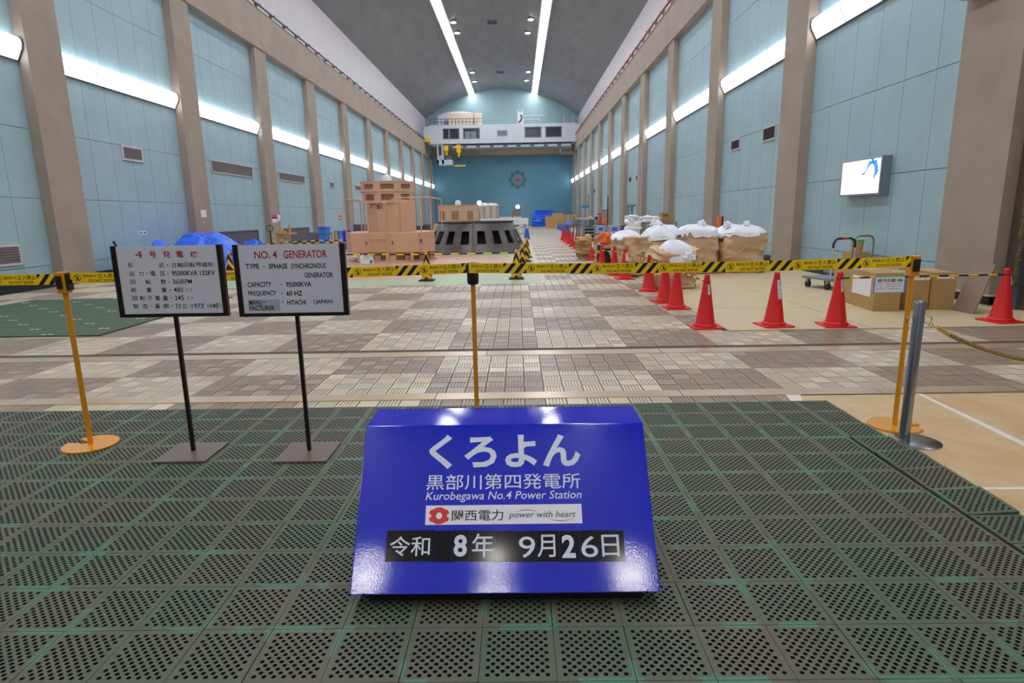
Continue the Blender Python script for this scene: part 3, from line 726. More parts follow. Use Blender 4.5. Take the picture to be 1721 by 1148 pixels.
# ================================================================== THE TWO SIGN STANDS
def stand(Y, pts, foot, lab, lines, title):
    t = thing('sign_stand', lab, 'sign', (foot[0], foot[1], 0))
    fx, fy = foot; zm = MTH+0.001
    q = MB(); q.box(-0.165, 0.165, -0.165, 0.165, zm, zm+0.014); q.build('base_plate', [M_BPLATE], t, bevel=0.002)
    P = [PY(u, v, Y) for u, v in pts]; x0 = (P[0].x+P[3].x)/2-fx; x1 = (P[1].x+P[2].x)/2-fx; zt = (P[0].z+P[1].z)/2; zb = (P[2].z+P[3].z)/2
    q = MB(); q.box(-0.011, 0.011, Y-fy+0.014, Y-fy+0.034, zm+0.014, zb+0.25); q.build('pole', [M_BRONZE], t)
    yb = Y-fy
    q = MB(); q.box(x0+0.012, x1-0.012, yb, yb+0.012, zb+0.012, zt-0.004); bd = q.build('board', [M_BOARD], t)
    q = MB(); q.box(x0, x0+0.03, yb-0.006, yb+0.022, zb, zt); q.build('frame_rail', [M_BRONZE], t)
    q = MB(); q.box(x1-0.03, x1, yb-0.006, yb+0.022, zb, zt); q.build('frame_rail', [M_BRONZE], t)
    q = MB(); q.box(x0+0.03, x1-0.03, yb-0.012, yb+0.022, zb, zb+0.02); q.build('frame_rail', [M_BRONZE], t)
    pl = (Vector((0, Y, 0)), Vector((1, 0, 0)), Vector((0, 0, 1)))
    for s, m, bo, bx in lines:
        q = MB(); text_px(q, s, bx, pl, bold=bo); local(q, t)
        q.v = [(v[0], v[1], v[2]) for v in q.v]; q.build('lettering', [m], bd)
    return t, bd, pl
def cr(ox, oy, s, b): return (ox+b[0]/s, oy+b[1]/s, ox+b[2]/s, oy+b[3]/s)
K1 = lambda *b: cr(180, 400, 7.173, b)
K2 = lambda *b: cr(380, 400, 7.173, b)
BK, RD = M_BLACK, M_REDP
L1 = [('4', RD, 0.0, K1(343, 160, 430, 240)), ('号', RD, .015, K1(515, 160, 597, 240)), ('発', RD, .015, K1(680, 158, 768, 240)), ('電', RD, .015, K1(840, 158, 925, 238)), ('機', RD, .015, K1(1007, 158, 1100, 238)),
      ('形', BK, .006, K1(255, 300, 318, 358)), ('式', BK, .006, K1(625, 300, 693, 358)), ('・', BK, .006, K1(722, 320, 738, 336)), ('立軸回転界磁形', BK, .006, K1(780, 298, 1290, 358)),
      ('出', BK, .006, K1(272, 402, 330, 460)), ('力', BK, .006, K1(385, 402, 442, 460)), ('・', BK, .006, K1(475, 420, 488, 434)), ('電', BK, .006, K1(525, 400, 590, 458)), ('圧', BK, .006, K1(640, 400, 707, 458)), ('・', BK, .006, K1(730, 420, 745, 434)), ('95000KVA 132KV', BK, .018, K1(785, 398, 1305, 456)),
      ('回', BK, .006, K1(285, 502, 345, 558)), ('転', BK, .006, K1(465, 500, 532, 558)), ('数', BK, .006, K1(650, 498, 717, 558)), ('・', BK, .006, K1(745, 520, 760, 534)), ('360RPM', BK, .006, K1(795, 498, 1025, 556)),
      ('総', BK, .006, K1(295, 598, 358, 655)), ('重', BK, .006, K1(480, 598, 542, 655)), ('量', BK, .006, K1(662, 598, 722, 655)), ('・', BK, .006, K1(757, 620, 772, 634)), ('480', BK, .006, K1(808, 596, 918, 655)), ('トン', BK, .006, K1(960, 600, 1030, 650)),
      ('回', BK, .006, K1(310, 698, 372, 754)), ('転', BK, .006, K1(400, 696, 465, 752)), ('子', BK, .006, K1(490, 698, 552, 754)), ('重', BK, .006, K1(583, 696, 645, 752)), ('量', BK, .006, K1(676, 696, 737, 752)), ('・', BK, .006, K1(768, 712, 784, 728)), ('245', BK, .006, K1(820, 694, 932, 752)), ('トン', BK, .006, K1(973, 698, 1042, 748)),
      ('製', BK, .006, K1(320, 795, 385, 852)), ('造', BK, .006, K1(433, 795, 495, 852)), ('・', BK, .006, K1(526, 814, 538, 828)), ('運', BK, .006, K1(578, 795, 640, 850)), ('開', BK, .006, K1(688, 795, 748, 850)), ('・', BK, .006, K1(778, 812, 794, 828)), ('日', BK, .006, K1(838, 795, 890, 850)), ('立', BK, .006, K1(908, 793, 970, 850)), ('・', BK, .006, K1(988, 812, 1000, 826)),
      ('1973', BK, .006, K1(1025, 792, 1165, 850)), ('年', BK, .006, K1(1166, 780, 1184, 806)), ('(', BK, .006, K1(1215, 785, 1228, 848)), ('昭', BK, .006, K1(1236, 800, 1272, 840)), ('48', BK, .006, K1(1274, 788, 1345, 846)), ('年', BK, .006, K1(1346, 778, 1362, 804)), (')', BK, .006, K1(1366, 782, 1380, 846))]
L2 = [('NO. 4', RD, .015, K2(345, 160, 618, 250)), ('GENERATOR', RD, .015, K2(697, 152, 1220, 246)), ('TYPE', BK, .02, K2(240, 312, 400, 374)), ('・', BK, .02, K2(449, 335, 464, 350)), ('3PHASE', BK, .02, K2(515, 310, 743, 374)), ('SYNCHRONOUS', BK, .02, K2(787, 308, 1205, 370)),
      ('GENERATOR', BK, .02, K2(947, 418, 1293, 480)), ('CAPACITY', BK, .02, K2(263, 532, 550, 595)), ('・', BK, .02, K2(660, 554, 674, 568)), ('95000KVA', BK, .02, K2(725, 530, 1030, 592)),
      ('FREQUENCY', BK, .02, K2(272, 640, 610, 706)), ('・', BK, .02, K2(666, 660, 682, 674)), ('60 HZ', BK, .02, K2(733, 638, 923, 698)), ('MANU', BK, .02, K2(282, 750, 438, 808)), ('-', BK, .02, K2(446, 769, 482, 775)), ('FACTURER', BK, .02, K2(288, 818, 588, 875)),
      ('・', BK, .02, K2(674, 766, 690, 780)), ('HITACHI', BK, .02, K2(740, 748, 963, 806)), ('(', BK, .02, K2(1058, 742, 1072, 806)), ('JAPAN', BK, .02, K2(1080, 744, 1272, 804)), (')', BK, .02, K2(1280, 742, 1295, 804))]
stand(3.70, ((186.3, 412.3), (373, 412.3), (383.6, 531.8), (201.6, 532.5)), (-2.142, 3.705), 'white sign board on a dark pole with red and black Japanese lettering', L1, 0)
t2, bd2, pl2 = stand(3.68, ((391.2, 410), (579.4, 409.8), (586, 530.4), (402.3, 531.4)), (-1.375, 3.685), 'white sign board on a dark pole lettered NO. 4 GENERATOR in English', L2, 0)
bx = K2(275, 738, 640, 885); a = PP(bx[0], bx[3], pl2[0], Vector((0, -1, 0))); c = PP(bx[2], bx[1], pl2[0], Vector((0, -1, 0)))
q = MB(); q.box(a.x+1.375, c.x+1.375, 3.6795-3.685, 3.68-3.685, a.z, c.z); q.build('patch', [mat('patch_grey', (176, 180, 194), 0.4)], bd2)

# ================================================================== BELT STANCHIONS
def stanchion(lab, x, y, z0, h, yaw, head, side, black=False):
    t = thing('stanchion', lab, 'barrier post', (x, y, z0))
    q = MB(); pr = []; n = 40; R = 0.168; nt_ = 0.022
    base = []
    for k in range(n+1):
        a = math.radians(14)+(2*PI-math.radians(28))*k/n; base.append((R*math.cos(a), R*math.sin(a)))
    base += [(0.09, -nt_), (0.045, -nt_), (0.03, 0), (0.045, nt_), (0.09, nt_)]
    base = [(a*math.cos(yaw)-b*math.sin(yaw), a*math.sin(yaw)+b*math.cos(yaw)) for a, b in base]
    q.prism(base, 0.0, 0.011); q.build('base', [M_YPOST], t, bevel=0.002)
    q = MB(); q.tube([(0, 0, 0.008), (0, 0, h-0.13)], 0.0165, 16); q.build('pole', [M_YPOST], t, smooth=True)
    if black:
        q = MB(); q.lathe([(0.02, -0.02), (0.035, -0.015), (0.04, 0.0), (0.04, 0.085), (0.034, 0.1)], 24, c=(0, 0, h-0.14)); q.lathe([(0.037, 0), (0.04, 0.01), (0.038, 0.02), (0.02, 0.024)], 24, c=(0, 0, h-0.03))
        q.build('belt_housing', [M_BLACK], t, smooth=30)
        q = MB(); q.box(-0.044, -0.02, -0.038, 0.03, h-0.06, h-0.02); q.box(0.028, 0.042, -0.03, 0.03, h-0.045, h-0.012); q.build('belt_clip', [M_RUBBER], t, bevel=0.003)
    else:
        q = MB(); q.box(-0.03, 0.03, -0.03, 0.03, h-0.135, h); q.build('head', [M_YPOST], t, bevel=0.005)
        q = MB(); q.box(-0.02 if side > 0 else -0.016, 0.012 if side > 0 else 0.022, -0.044, -0.03, h-0.105, h-0.022)
        q.box(0.03, 0.045, -0.026, 0.026, h-0.118, h-0.01) if side > 0 else q.box(-0.02, 0.014, -0.042, -0.03, h-0.1, h-0.03)
        q.build('belt_clip', [M_BLACK], t, bevel=0.003)
    return t
PH = 1.175
pL = G(153, 748, MTH); pR = G(1503, 716, 0.006)
stanchion('yellow belt post on the green mat, left of the two sign boards', pL.x, pL.y, MTH+0.001, PH, math.radians(160), 0, 1)
stanchion('yellow belt post with a black head standing behind the blue sign', -0.318, 4.19, MTH+0.001, PH, math.radians(90), 0, 1, black=True)
stanchion('yellow belt post on the tan sheet beside the steel post', pR.x, pR.y, 0.007, PH+0.01, math.radians(-18), 0, -1)

# ---- belts: yellow ribbon with black slanted bars and lettering, repeating every 0.468 m
BH, BU = 0.068, 0.4425
def belt(lab, p0, p1, phase, z0, z1, sag=0.012):
    p0, p1 = Vector(p0), Vector(p1); t = thing('barrier_belt', lab, 'barrier tape', p0)
    d = Vector((p1.x-p0.x, p1.y-p0.y, 0)); L = d.length; ex = d.normalized(); n = Vector((0, 0, 1)).cross(ex)*-1
    n = ex.cross(Vector((0, 0, 1)))          # towards the camera
    dz = p1.z-p0.z
    def W(s, h, l=0.0):
        f = s/L; return ex*s+n*l+Vector((0, 0, h*BH-BH/2+dz*f-4*sag*f*(1-f)))
    q = MB(); N = max(2, int(L/0.1)); vs = []
    for k in range(N+1):
        s = L*k/N
        for l in (0.0004, -0.0004):
            for h in (0, 1): vs.append(W(s, h, l))
    fs = []
    for k in range(N):
        a = 4*k; b = a+4; fs += [(a, b, b+1, a+1), (a+2, a+3, b+3, b+2), (a+1, b+1, b+3, a+3), (a, a+2, b+2, b)]
    fs += [(0, 1, 3, 2), (4*N, 4*N+2, 4*N+3, 4*N+1)]
    q.add(vs, fs); q.build('ribbon', [mat('belt_yellow', (255, 214, 10), 0.4)], t, smooth=30)
    stripes = [[(4.15, 1), (4.15, .56), (4.58, 1)], [(4.2, 0), (4.7, 0), (5.6, 1), (5.12, 1)], [(5.27, 0), (5.77, 0), (6.65, 1), (6.15, 1)], [(6.27, 0), (6.72, 0), (6.72, .44)]]
    u0 = phase
    while u0 > -BU: u0 -= BU
    qs, ql = MB(), MB()
    def addp(poly, q):
        # clip by length then map
        def clip(P, lim, keep):
            out = []
            for i in range(len(P)):
                a, b = P[i], P[(i+1) % len(P)]; ia, ib = keep(a[0], lim), keep(b[0], lim)
                if ia: out.append(a)
                if ia != ib:
                    f = (lim-a[0])/(b[0]-a[0]); out.append((lim, a[1]+(b[1]-a[1])*f))
            return out
        P = clip(poly, 0.0, lambda x, l: x >= l); P = clip(P, L, lambda x, l: x <= l) if P else P
        if len(P) >= 3:
            lo = min(p[0] for p in P); hi = max(p[0] for p in P)
            q.add([W(s, h, 0.0009) for s, h in P], [tuple(range(len(P)))])
    R = 0.36
    while u0 < L+BU:
        for st in stripes:
            qs = MB(); addp([(u0+x*BU/7.256, min(1, max(0, h))) for x, h in st], qs)
            if qs.v: qs.build('stripe', [M_BLACK], t)
        cs_ = u0; k = 20
        if 0.03 < cs_ < L-0.03:
            r0, r1 = 0.0225, 0.0195; ql = MB()
            for i in range(k):
                a, b = 2*PI*i/k, 2*PI*(i+1)/k
                ql.add([W(cs_+r*math.cos(x), 0.5+r*math.sin(x)/BH, 0.0009) for x, r in ((a, r1), (a, r0), (b, r0), (b, r1))], [(0, 1, 2, 3)])
            def loc(P): ql.add([W(cs_+x*0.02, 0.5+y*0.02/BH, 0.0009) for x, y in P], [tuple(range(len(P)))])
            loc([(0.1+0.17*math.cos(a*PI/4), 0.62+0.17*math.sin(a*PI/4)) for a in range(8)])
            loc([(-0.28, 0.4), (0.35, 0.32), (0.3, -0.2), (0.3, -0.8), (0.08, -0.8), (0.0, -0.25), (-0.25, -0.8), (-0.42, -0.7), (-0.15, -0.1)])
            loc([(-0.75, 0.62), (-0.62, 0.75), (0.75, -0.62), (0.62, -0.75)][::-1])
            ql.build('pictogram', [M_BLACK], t)
        for s, x0, y0, w_, h_, bo, sh in (('関係者以外', 0.62, .56, 1.4, .26, .004, 0), ('立入禁止', 2.08, .5, 1.95, .42, .008, 0), ('DO NOT ENTER', 1.1, .1, 2.65, .27, .012, 0)):
            sx = cs_+x0*BU/7.256; ww = w_*BU/7.256
            if sx > 0.01 and sx+ww < L-0.005:
                vs_, fs_ = glyphs(s, bo, sh); lo = vs_.min(0); dd = vs_.max(0)-lo
                ql = MB(); ql.add([W(sx+float((p[0]-lo[0])/dd[0])*ww, y0+float((p[1]-lo[1])/dd[1])*h_, 0.0009) for p in vs_], fs_)
                ql.build('lettering', [M_BLACK], t)
        u0 += BU
    return t
hL = (pL.x, pL.y, 1.157)
PZ = 1.158
belt('yellow and black no-entry belt running out of the left edge of the photo', (-5.9, 3.86, 1.15), (pL.x-0.035, pL.y-0.03, 1.148), PY(6.5, 466, 3.9).x+5.9, 0, 0, 0.0)
cS = PY(156, 463, 3.95)
belt('yellow and black no-entry belt behind the two sign boards', (pL.x+0.03, pL.y, 1.152), (-0.355, 4.16, 1.15), PY(141.2, 465, 3.95).x-(pL.x+0.03), 0, 0, 0.012)
belt('yellow and black no-entry belt from the black-headed post to the right post', (-0.34, 4.135, 1.152), (pR.x-0.03, pR.y-0.02, 1.153), PY(893, 454, 4.13).x+0.34, 0, 0, 0.017)

# ================================================================== STEEL POST AND ROPE
ps = G(1519, 739, 0.006)
t = thing('rope_post', 'polished steel rope post at the edge of the green mat', 'barrier post', (ps.x, ps.y, 0.007))
q = MB(); q.lathe([(0.15, 0), (0.15, 0.003), (0.135, 0.008), (0.05, 0.012), (0.03, 0.013)], 40, c=(0.05, -0.035, 0)); q.build('base', [M_STEEL], t, smooth=30)
q = MB(); q.lathe([(0.032, 0.008), (0.032, 0.905), (0.028, 0.917), (0.01, 0.922)], 32); q.build('tube', [M_STEEL], t, smooth=30)
for sx in (-1, 1):
    q = MB(); q.tube([(sx*0.056+0.024*math.cos(a*PI/9), -0.005, 0.8+0.024*math.sin(a*PI/9)) for a in range(18)], 0.0028, 6, closed=True); q.build('ring', [M_STEEL], t, smooth=True)
x0, y0 = ps.x+0.1, ps.y-0.01
A = Vector((x0, y0, 0.76)); E = PY(1760, 610, 3.85)
E = Vector((4.6, 3.9, 0.76)); pts = []; Lr = E.x-A.x
B1 = PY(1721, 603, y0)
sagr = (0.78-B1.z)
for k in range(61):
    f = k/60; x = A.x+(E.x-A.x)*f; y = A.y+(E.y-A.y)*f
    z = A.z-0.265*(1-(2*f-1)**2)
    pts.append(Vector((x, y, z)))
rt = thing('barrier_rope', 'twisted golden barrier rope hanging from the steel post', 'rope', A)
q = MB(); q.tube([p-A for p in pts[3:]], 0.0105, 8); q.build('core', [M_GOLD], rt, smooth=True)
for s in range(3):
    hp = []
    Ltot = 0; m = 57*6
    for k in range(m+1):
        f = 3/60+(57/60)*k/m; i = min(59, int(f*60)); g = f*60-i; p = pts[i].lerp(pts[i+1], g); tn = (pts[i+1]-pts[i]).normalized()
        sx = tn.cross(Vector((0, 1, 0))).normalized(); sy = tn.cross(sx); a = 2*PI*(k/m*2.1/0.075)+s*2*PI/3
        hp.append(p-A+(sx*math.cos(a)+sy*math.sin(a))*0.007)
    q = MB(); q.tube(hp, 0.0085, 5); q.build('strand', [M_GOLD], rt, smooth=True)
q = MB(); q.tube([pts[0]-A+Vector((0.015, 0, 0.0)), pts[3]-A], [0.012, 0.0155], 12); q.build('ferrule', [M_BRASS], rt, smooth=40)
q = MB(); q.tube([(-0.022+0.011*math.cos(a*PI/6), 0, 0.012+0.014*math.sin(a*PI/6)) for a in range(-3, 8)]+[(-0.01, 0, 0.005), (0.02, 0, -0.006)], 0.003, 6); q.build('hook', [M_BRASS], rt, smooth=True)

first_post = [o for o in bpy.data.objects if o.name == 'rope_post'][0]
dup(first_post, 'second steel rope post holding the far end of the golden rope, right of the frame', (4.71, 3.905, 0.007))
# ================================================================== TRAFFIC CONES
def ring_r(z): return 0.125-(0.125-0.034)*(z-0.05)/(0.62)
def cone_parts(stripes=False):
    b = MB(); b.box(-0.19, 0.19, -0.19, 0.19, 0, 0.018)
    c = MB(); pr = [(0.15, 0.018), (0.15, 0.04), (0.142, 0.05), (0.127, 0.054), (0.125, 0.06)]+[(ring_r(z), z) for z in (0.3, 0.66)]+[(0.036, 0.665), (0.036, 0.685), (0.028, 0.697), (0.012, 0.7)]
    c.lathe(pr, 28)
    return b, c
cb_, cc_ = cone_parts(); CBM, CCM = cb_.mesh('base', [M_RED]), cc_.mesh('body', [M_RED], 35)
blue_c = mat('cone_blue', (40, 90, 200), 0.45)
CBB, CCB = cone_parts()[0].mesh('base', [blue_c]), cone_parts()[1].mesh('body', [blue_c], 35)
# yellow and black striped cones: slanted bands wound round the body
def striped():
    q = MB(); n = 32; zs = [0.05+0.6*k/24 for k in range(25)]; vs = []
    for z in zs:
        for i in range(n):
            a = 2*PI*i/n; r = ring_r(z)+0.004; vs.append((r*math.cos(a), r*math.sin(a), z))
    for j in range(24):
        for i in range(n):
            a = (i+0.5)/n*2; tri = abs((a % 1)-0.5)*2; zz = (zs[j]+zs[j+1])/2
            m = 1 if ((zz/0.27+tri*0.7+0.1) % 1) < 0.5 else 0
            q.add([vs[j*n+i], vs[j*n+(i+1) % n], vs[(j+1)*n+(i+1) % n], vs[(j+1)*n+i]], [(0, 1, 2, 3)], m)
    q.lathe([(0.036, 0.65), (0.034, 0.69), (0.01, 0.7)], 16, m=0)
    b = MB(); b.box(-0.18, 0.18, -0.18, 0.18, 0, 0.03); b.lathe([(0.15, 0.03), (0.14, 0.05)], 24)
    return b.mesh('base', [M_RUBBER]), q.mesh('body', [mat('cone_yellow', (240, 176, 20), 0.5), M_BLACK], 35)
SBM, SCM = striped()
def cone(x, y, lab, kind='red', rz=0.0, z=0.0, group=None, scale=1.0):
    t = thing('traffic_cone', lab, 'cone', (x, y, z), rz, group)
    a, b = {'red': (CBM, CCM), 'blue': (CBB, CCB), 'stripe': (SBM, SCM)}[kind]
    inst('base', a, t); inst('body', b, t); t.scale = (1, 1, scale)
    return t
def sticker(t, z0, z1, w, ang, m, nm='sticker', txt=None, tm=None):
    """a thin label lying on the cone's slope, facing direction ang"""
    q = MB(); o_ = Vector((math.cos(ang), math.sin(ang), 0)); ex = Vector((-math.sin(ang), math.cos(ang), 0))
    a = o_*(ring_r(z0)+0.003)+Vector((0, 0, z0)); b = o_*(ring_r(z1)+0.003)+Vector((0, 0, z1)); up = (b-a); n = ex.cross(up.normalized())
    if n.dot(o_) < 0: n = -n
    P = [a-ex*w/2, a+ex*w/2, b+ex*w/2, b-ex*w/2]; q.add([p+n*l for l in (-0.0005, 0.001) for p in P], [(0, 3, 2, 1), (4, 5, 6, 7), (0, 1, 5, 4), (1, 2, 6, 5), (2, 3, 7, 6), (3, 0, 4, 7)])
    s = q.build(nm, [m], t)
    if txt:
        q = MB(); k = len(txt)
        for i, ch in enumerate(txt):
            put_text(q, ch, a+up*(1-(i+0.9)/k)-ex*w*0.36, ex, up, w*0.72, up.length*0.78/k, lift=0.0018, bold=0.0)
        q.build('lettering', [tm], s)
    return s
def bar(lab, p0, p1, mats=None, seg=0.2, r=0.011, green=None):
    p0, p1 = Vector(p0), Vector(p1); t = thing('cone_bar', lab, 'bar', p0); d = p1-p0; n = max(3, int(d.length/seg)); cols = [MB(), MB()]
    e = d.normalized()
    for k in range(n):
        a = d*(k/n); b = d*((k+1)/n); a = a+e*(0.042 if k == 0 else 0); b = b-e*(0.042 if k == n-1 else 0); q = MB(); q.tube([a, b], r, 8); q.build('band', [(M_BLACK, M_YEL)[k % 2]], t, smooth=40)
    for c in (Vector((0, 0, 0)), d):
        q = MB(); q.tube([c+Vector((0.044*math.cos(a*PI/8), 0.044*math.sin(a*PI/8), 0)) for a in range(16)], 0.005, 6, closed=True); q.build('end_ring', [M_BLACK], t, smooth=True)
    return t
def gp(u, v, z=0.0): p = G(u, v, z); return p.x, p.y
ZS = 0.0155
c1 = cone(*gp(1184.5, 550, 0), 'red cone at the front corner of the tan sheets, with a small white sticker', rz=0.05)
sticker(c1, 0.44, 0.57, 0.028, -PI/2+0.15, M_PAPER, txt='関西電力', tm=M_GREYD)
c2 = cone(*gp(1300, 547, ZS), 'red cone with a large white 出入口 sticker on the tan sheet', rz=0.1, z=ZS)
sticker(c2, 0.36, 0.60, 0.068, -PI/2+0.25, M_PAPER, txt='出入口', tm=M_GREYD)
c3 = cone(*gp(1404, 547, ZS), 'red cone in front of the cartons holding the left end of the striped bar', rz=-0.08, z=ZS)
sticker(c3, 0.45, 0.6, 0.03, -PI/2+0.25, M_PAPER, txt='関西電力', tm=M_GREYD)
c4 = cone(*gp(1681, 540, ZS), 'red cone at the right edge of the photo below the big pillar', rz=0.12, z=ZS)
sticker(c4, 0.48, 0.6, 0.028, -PI/2+0.5, M_PAPER, txt='関西電力', tm=M_GREYD)
cp3, cp4 = Vector(c3.location), Vector(c4.location); hb = 0.615
b34 = bar('black and yellow bar across the cartons between two red cones', cp3+Vector((0, 0, hb)), cp4+Vector((0, 0, hb)), seg=0.125)
d34 = cp4-cp3
q = MB(); q.tube([d34*0.2, d34*0.385], 0.0125, 8); q.build('green_sleeve', [M_GREEN], b34, smooth=40)
# storage notice hanging from the bar
pa = cp3+Vector((0, 0, hb))+d34*0.2; ea = d34.normalized()
Wn, Hn = (d34*0.185).length, 0.2
t = thing('hanging_notice', 'blue-edged white notice reading 資材置場 hanging from the striped bar', 'notice', pa)
q = MB(); q.box(0, Wn, -0.014, -0.012, -Hn, 0.0); bo = q.build('sheet', [M_PAPER], t)
q = MB(); q.box(0, 0.02, -0.0146, -0.014, -Hn, 0); q.box(Wn-0.02, Wn, -0.0146, -0.014, -Hn, 0); q.box(0.02, Wn-0.02, -0.0146, -0.014, -Hn, -Hn+0.008); q.build('border', [M_SCRBLUE if 0 else mat('notice_blue', (90, 150, 220), 0.5)], bo)
q = MB(); put_text(q, '資材置場', (0.04, -0.0141, -0.062), (1, 0, 0), (0, 0, 1), Wn-0.08, 0.045, bold=0.01)
for k, s in enumerate(('工事件名  黒部川第四発電所', '工  期    令和八年九月迄', '使用者    関西電力')): put_text(q, s, (0.03, -0.0141, -0.09-0.032*k), (1, 0, 0), (0, 0, 1), Wn-0.07, 0.013)
q.build('lettering', [M_GREYD], bo)
# the row beside the walkway
row = [(1136, 518, 'red cone second in the walkway row, overlapped from behind by a third'), (1117, 507, 'red cone third in the walkway row, half hidden by the second'), (1090, 489, 'red cone in front of the slumped kraft bag, fourth in the row'),
       (1050, 469, 'red cone with a hanging tag beside the kraft bags, fifth in the row'), (1032, 462, 'red cone just right of the black crate, sixth in the row'), (1011, 458, 'red cone just left of the black crate, seventh in the row'),
       (996, 437, 'red cone with a white tag at its top, eighth in the row'), (988, 430, 'red cone ninth in the row, right of a tight pair'), (979, 429, 'red cone tenth in the row, the left of a tight pair'), (975, 425, 'red cone eleventh in the row, left behind the tight pair'),
       (968.5, 418.5, 'red cone twelfth in the row beside the walkway'), (961.5, 414.5, 'red cone thirteenth in the row beside the walkway'), (955.5, 410.5, 'red cone fourteenth in the row beside the walkway'), (950, 407, 'red cone fifteenth in the row beside the walkway'), (946, 403.5, 'red cone at the far end of the red row, next to the blue cones')]
rc = [c1]
for k, (u, v, lab) in enumerate(row):
    x, y = gp(u, v); c = cone(x, y, lab, rz=0.2*math.sin(k*2.3)); rc.append(c)
    if k in (3, 6): sticker(c, 0.42, 0.6, 0.06, -PI/2-0.3+(0.6 if k == 3 else 0), M_PAPER, nm='tag')
for k, (i, j, lab) in enumerate(((0, 2, 'thin striped bar from the front corner cone back to the third cone'), (2, 3, 'thin striped bar between the third and fourth cones of the row'), (3, 4, 'thin striped bar in front of the kraft bags, fourth to fifth cone'), (4, 5, 'thin striped bar between the fifth and sixth cones of the row'), (5, 6, 'thin striped bar over the black crate between sixth and seventh cones'))):
    bar(lab, Vector(rc[i].location)+Vector((0, 0, 0.6-0.01*k)), Vector(rc[j].location)+Vector((0, 0, 0.605-0.01*k)), seg=0.16, r=0.012)
for k, (u, v) in enumerate(((955, 393.5), (952, 391.5), (949, 390), (945.5, 388.5), (942, 387), (938.5, 385.5))):
    x, y = gp(u, v); cone(x, y, 'blue cone in the row beyond the red cones, %s from the camera' % ORD[k], 'blue')
for u, v, w_ in ((887, 402, 'right'), (884, 400, 'left')):
    x, y = gp(u, v); cone(x, y, 'blue cone under the white platform edge, the %s of two' % w_, 'blue')
# striped cones round the machines
sc_ = []
for u, v, lab in ((718, 472, 'yellow and black striped cone standing alone before the tan machine'), (868, 469, 'yellow and black striped cone at the right, nearest of its row'), (878, 454, 'yellow and black striped cone second in the right-hand row'), (884, 440, 'yellow and black striped cone third in the right-hand row'), (886, 433, 'yellow and black striped cone at the back of the right-hand row'), (389, 468, 'yellow and black striped cone seen between the two sign boards')):
    x, y = gp(u, v); sc_.append(cone(x, y, lab, 'stripe'))
for i, j, lab in ((5, 0, 'black and yellow bar before the tan machine, left of the lone striped cone'), (0, 1, 'black and yellow bar before the dark iron cover'), (1, 2, 'short striped bar between the two nearest right-hand striped cones'), (2, 3, 'striped bar between the second and third right-hand striped cones')):
    bar(lab, Vector(sc_[i].location)+Vector((0, 0, 0.62)), Vector(sc_[j].location)+Vector((0, 0, 0.62 if (i, j) != (2, 3) else 0.6)), seg=0.19, r=0.017)
x, y = gp(660, 470, 0); pb_ = PY(610, 438, sc_[0].location.y)
t = thing('hanging_notice', 'white notice with red print hanging on the bar before the tan machine', 'notice', (pb_.x, sc_[5].location.y+(sc_[0].location.y-sc_[5].location.y)*(pb_.x-sc_[5].location.x)/(sc_[0].location.x-sc_[5].location.x), 0.4))
q = MB(); q.box(-0.16, 0.16, -0.024, -0.02, 0.0, 0.2); q.box(-0.12, -0.08, -0.03, 0.0, 0.19, 0.225); q.box(0.08, 0.12, -0.03, 0.0, 0.19, 0.225); bo = q.build('sheet', [M_PAPER], t)
q = MB(); put_text(q, '作業中', (-0.07, -0.0241, 0.14), (1, 0, 0), (0, 0, 1), 0.12, 0.04, bold=.02); put_text(q, '立入らないで', (-0.1, -0.0241, 0.09), (1, 0, 0), (0, 0, 1), 0.18, 0.035); q.build('lettering', [M_REDP], bo)
q = MB(); q.box(0.07, 0.13, -0.0246, -0.024, 0.01, 0.08); q.build('picture', [mat('notice_teal', (60, 110, 150), 0.5)], bo)

# ================================================================== BIG BAGS
def nz(p, s, k=0): return noise.noise(Vector(p)*s+Vector((k*7.3, k*3.1, k)))
def sack(bx, by, W, D, H, k, m, parent, name, top=0.0, slump=0.0, n=56, wr=0.055, z0=0.0):
    """bulging, creased body of a woven big bag"""
    q = MB(); rings = 26; vs = []
    for j in range(rings+1):
        f = j/rings
        for i in range(n):
            a = 2*PI*i/n; ca, sa = math.cos(a), math.sin(a); e = 0.32
            rx = abs(ca)**e*(1 if ca > 0 else -1); ry = abs(sa)**e*(1 if sa > 0 else -1)
            bul = 1-0.05*(2*f-1)**4-0.06*(1 if f == 0 else 0)+0.02*math.sin(f*9+k)
            x, y, z = rx*W/2*bul, ry*D/2*bul, f*H
            r = nz((x, y, z*1.3), 2.2, k)*wr*1.2-abs(nz((x+z*0.8, y, z*1.6), 3.2, k+3))*wr*2.2-abs(nz((x*0.8-z*0.6, y*0.8, z*1.1), 4.2, k+6))*wr*1.3+wr*0.6
            x += ca*r; y += sa*r; z += (nz((x, y, 0), 2.2, k+9)*0.045*H-slump*max(0, -sa)*0.35*H*f)*f
            vs.append((x, y, max(0.0, z+z0)))
    c = len(vs)
    fs = [(j*n+i, j*n+(i+1) % n, (j+1)*n+(i+1) % n, (j+1)*n+i) for j in range(rings) for i in range(n)]
    ztop = H*(1+top)+z0
    R2 = 6
    for r in range(1, R2+1):
        f = 1-r/R2
        for i in range(n):
            p = vs[rings*n+i]; x, y = p[0]*f, p[1]*f; z = p[2]+(ztop-p[2])*math.sin((1-f)*PI/2)+nz((x, y, 0), 5, k+2)*0.05
            vs.append((x, y, z))
    for r in range(R2):
        o_ = rings*n+r*n
        fs += [(o_+i, o_+(i+1) % n, o_+n+(i+1) % n, o_+n+i) for i in range(n)]
    fs.append(tuple(range(n-1, -1, -1)))
    q.add(vs, fs); o = q.build(name, [m], parent, smooth=True, loc=(bx, by, 0)); return o
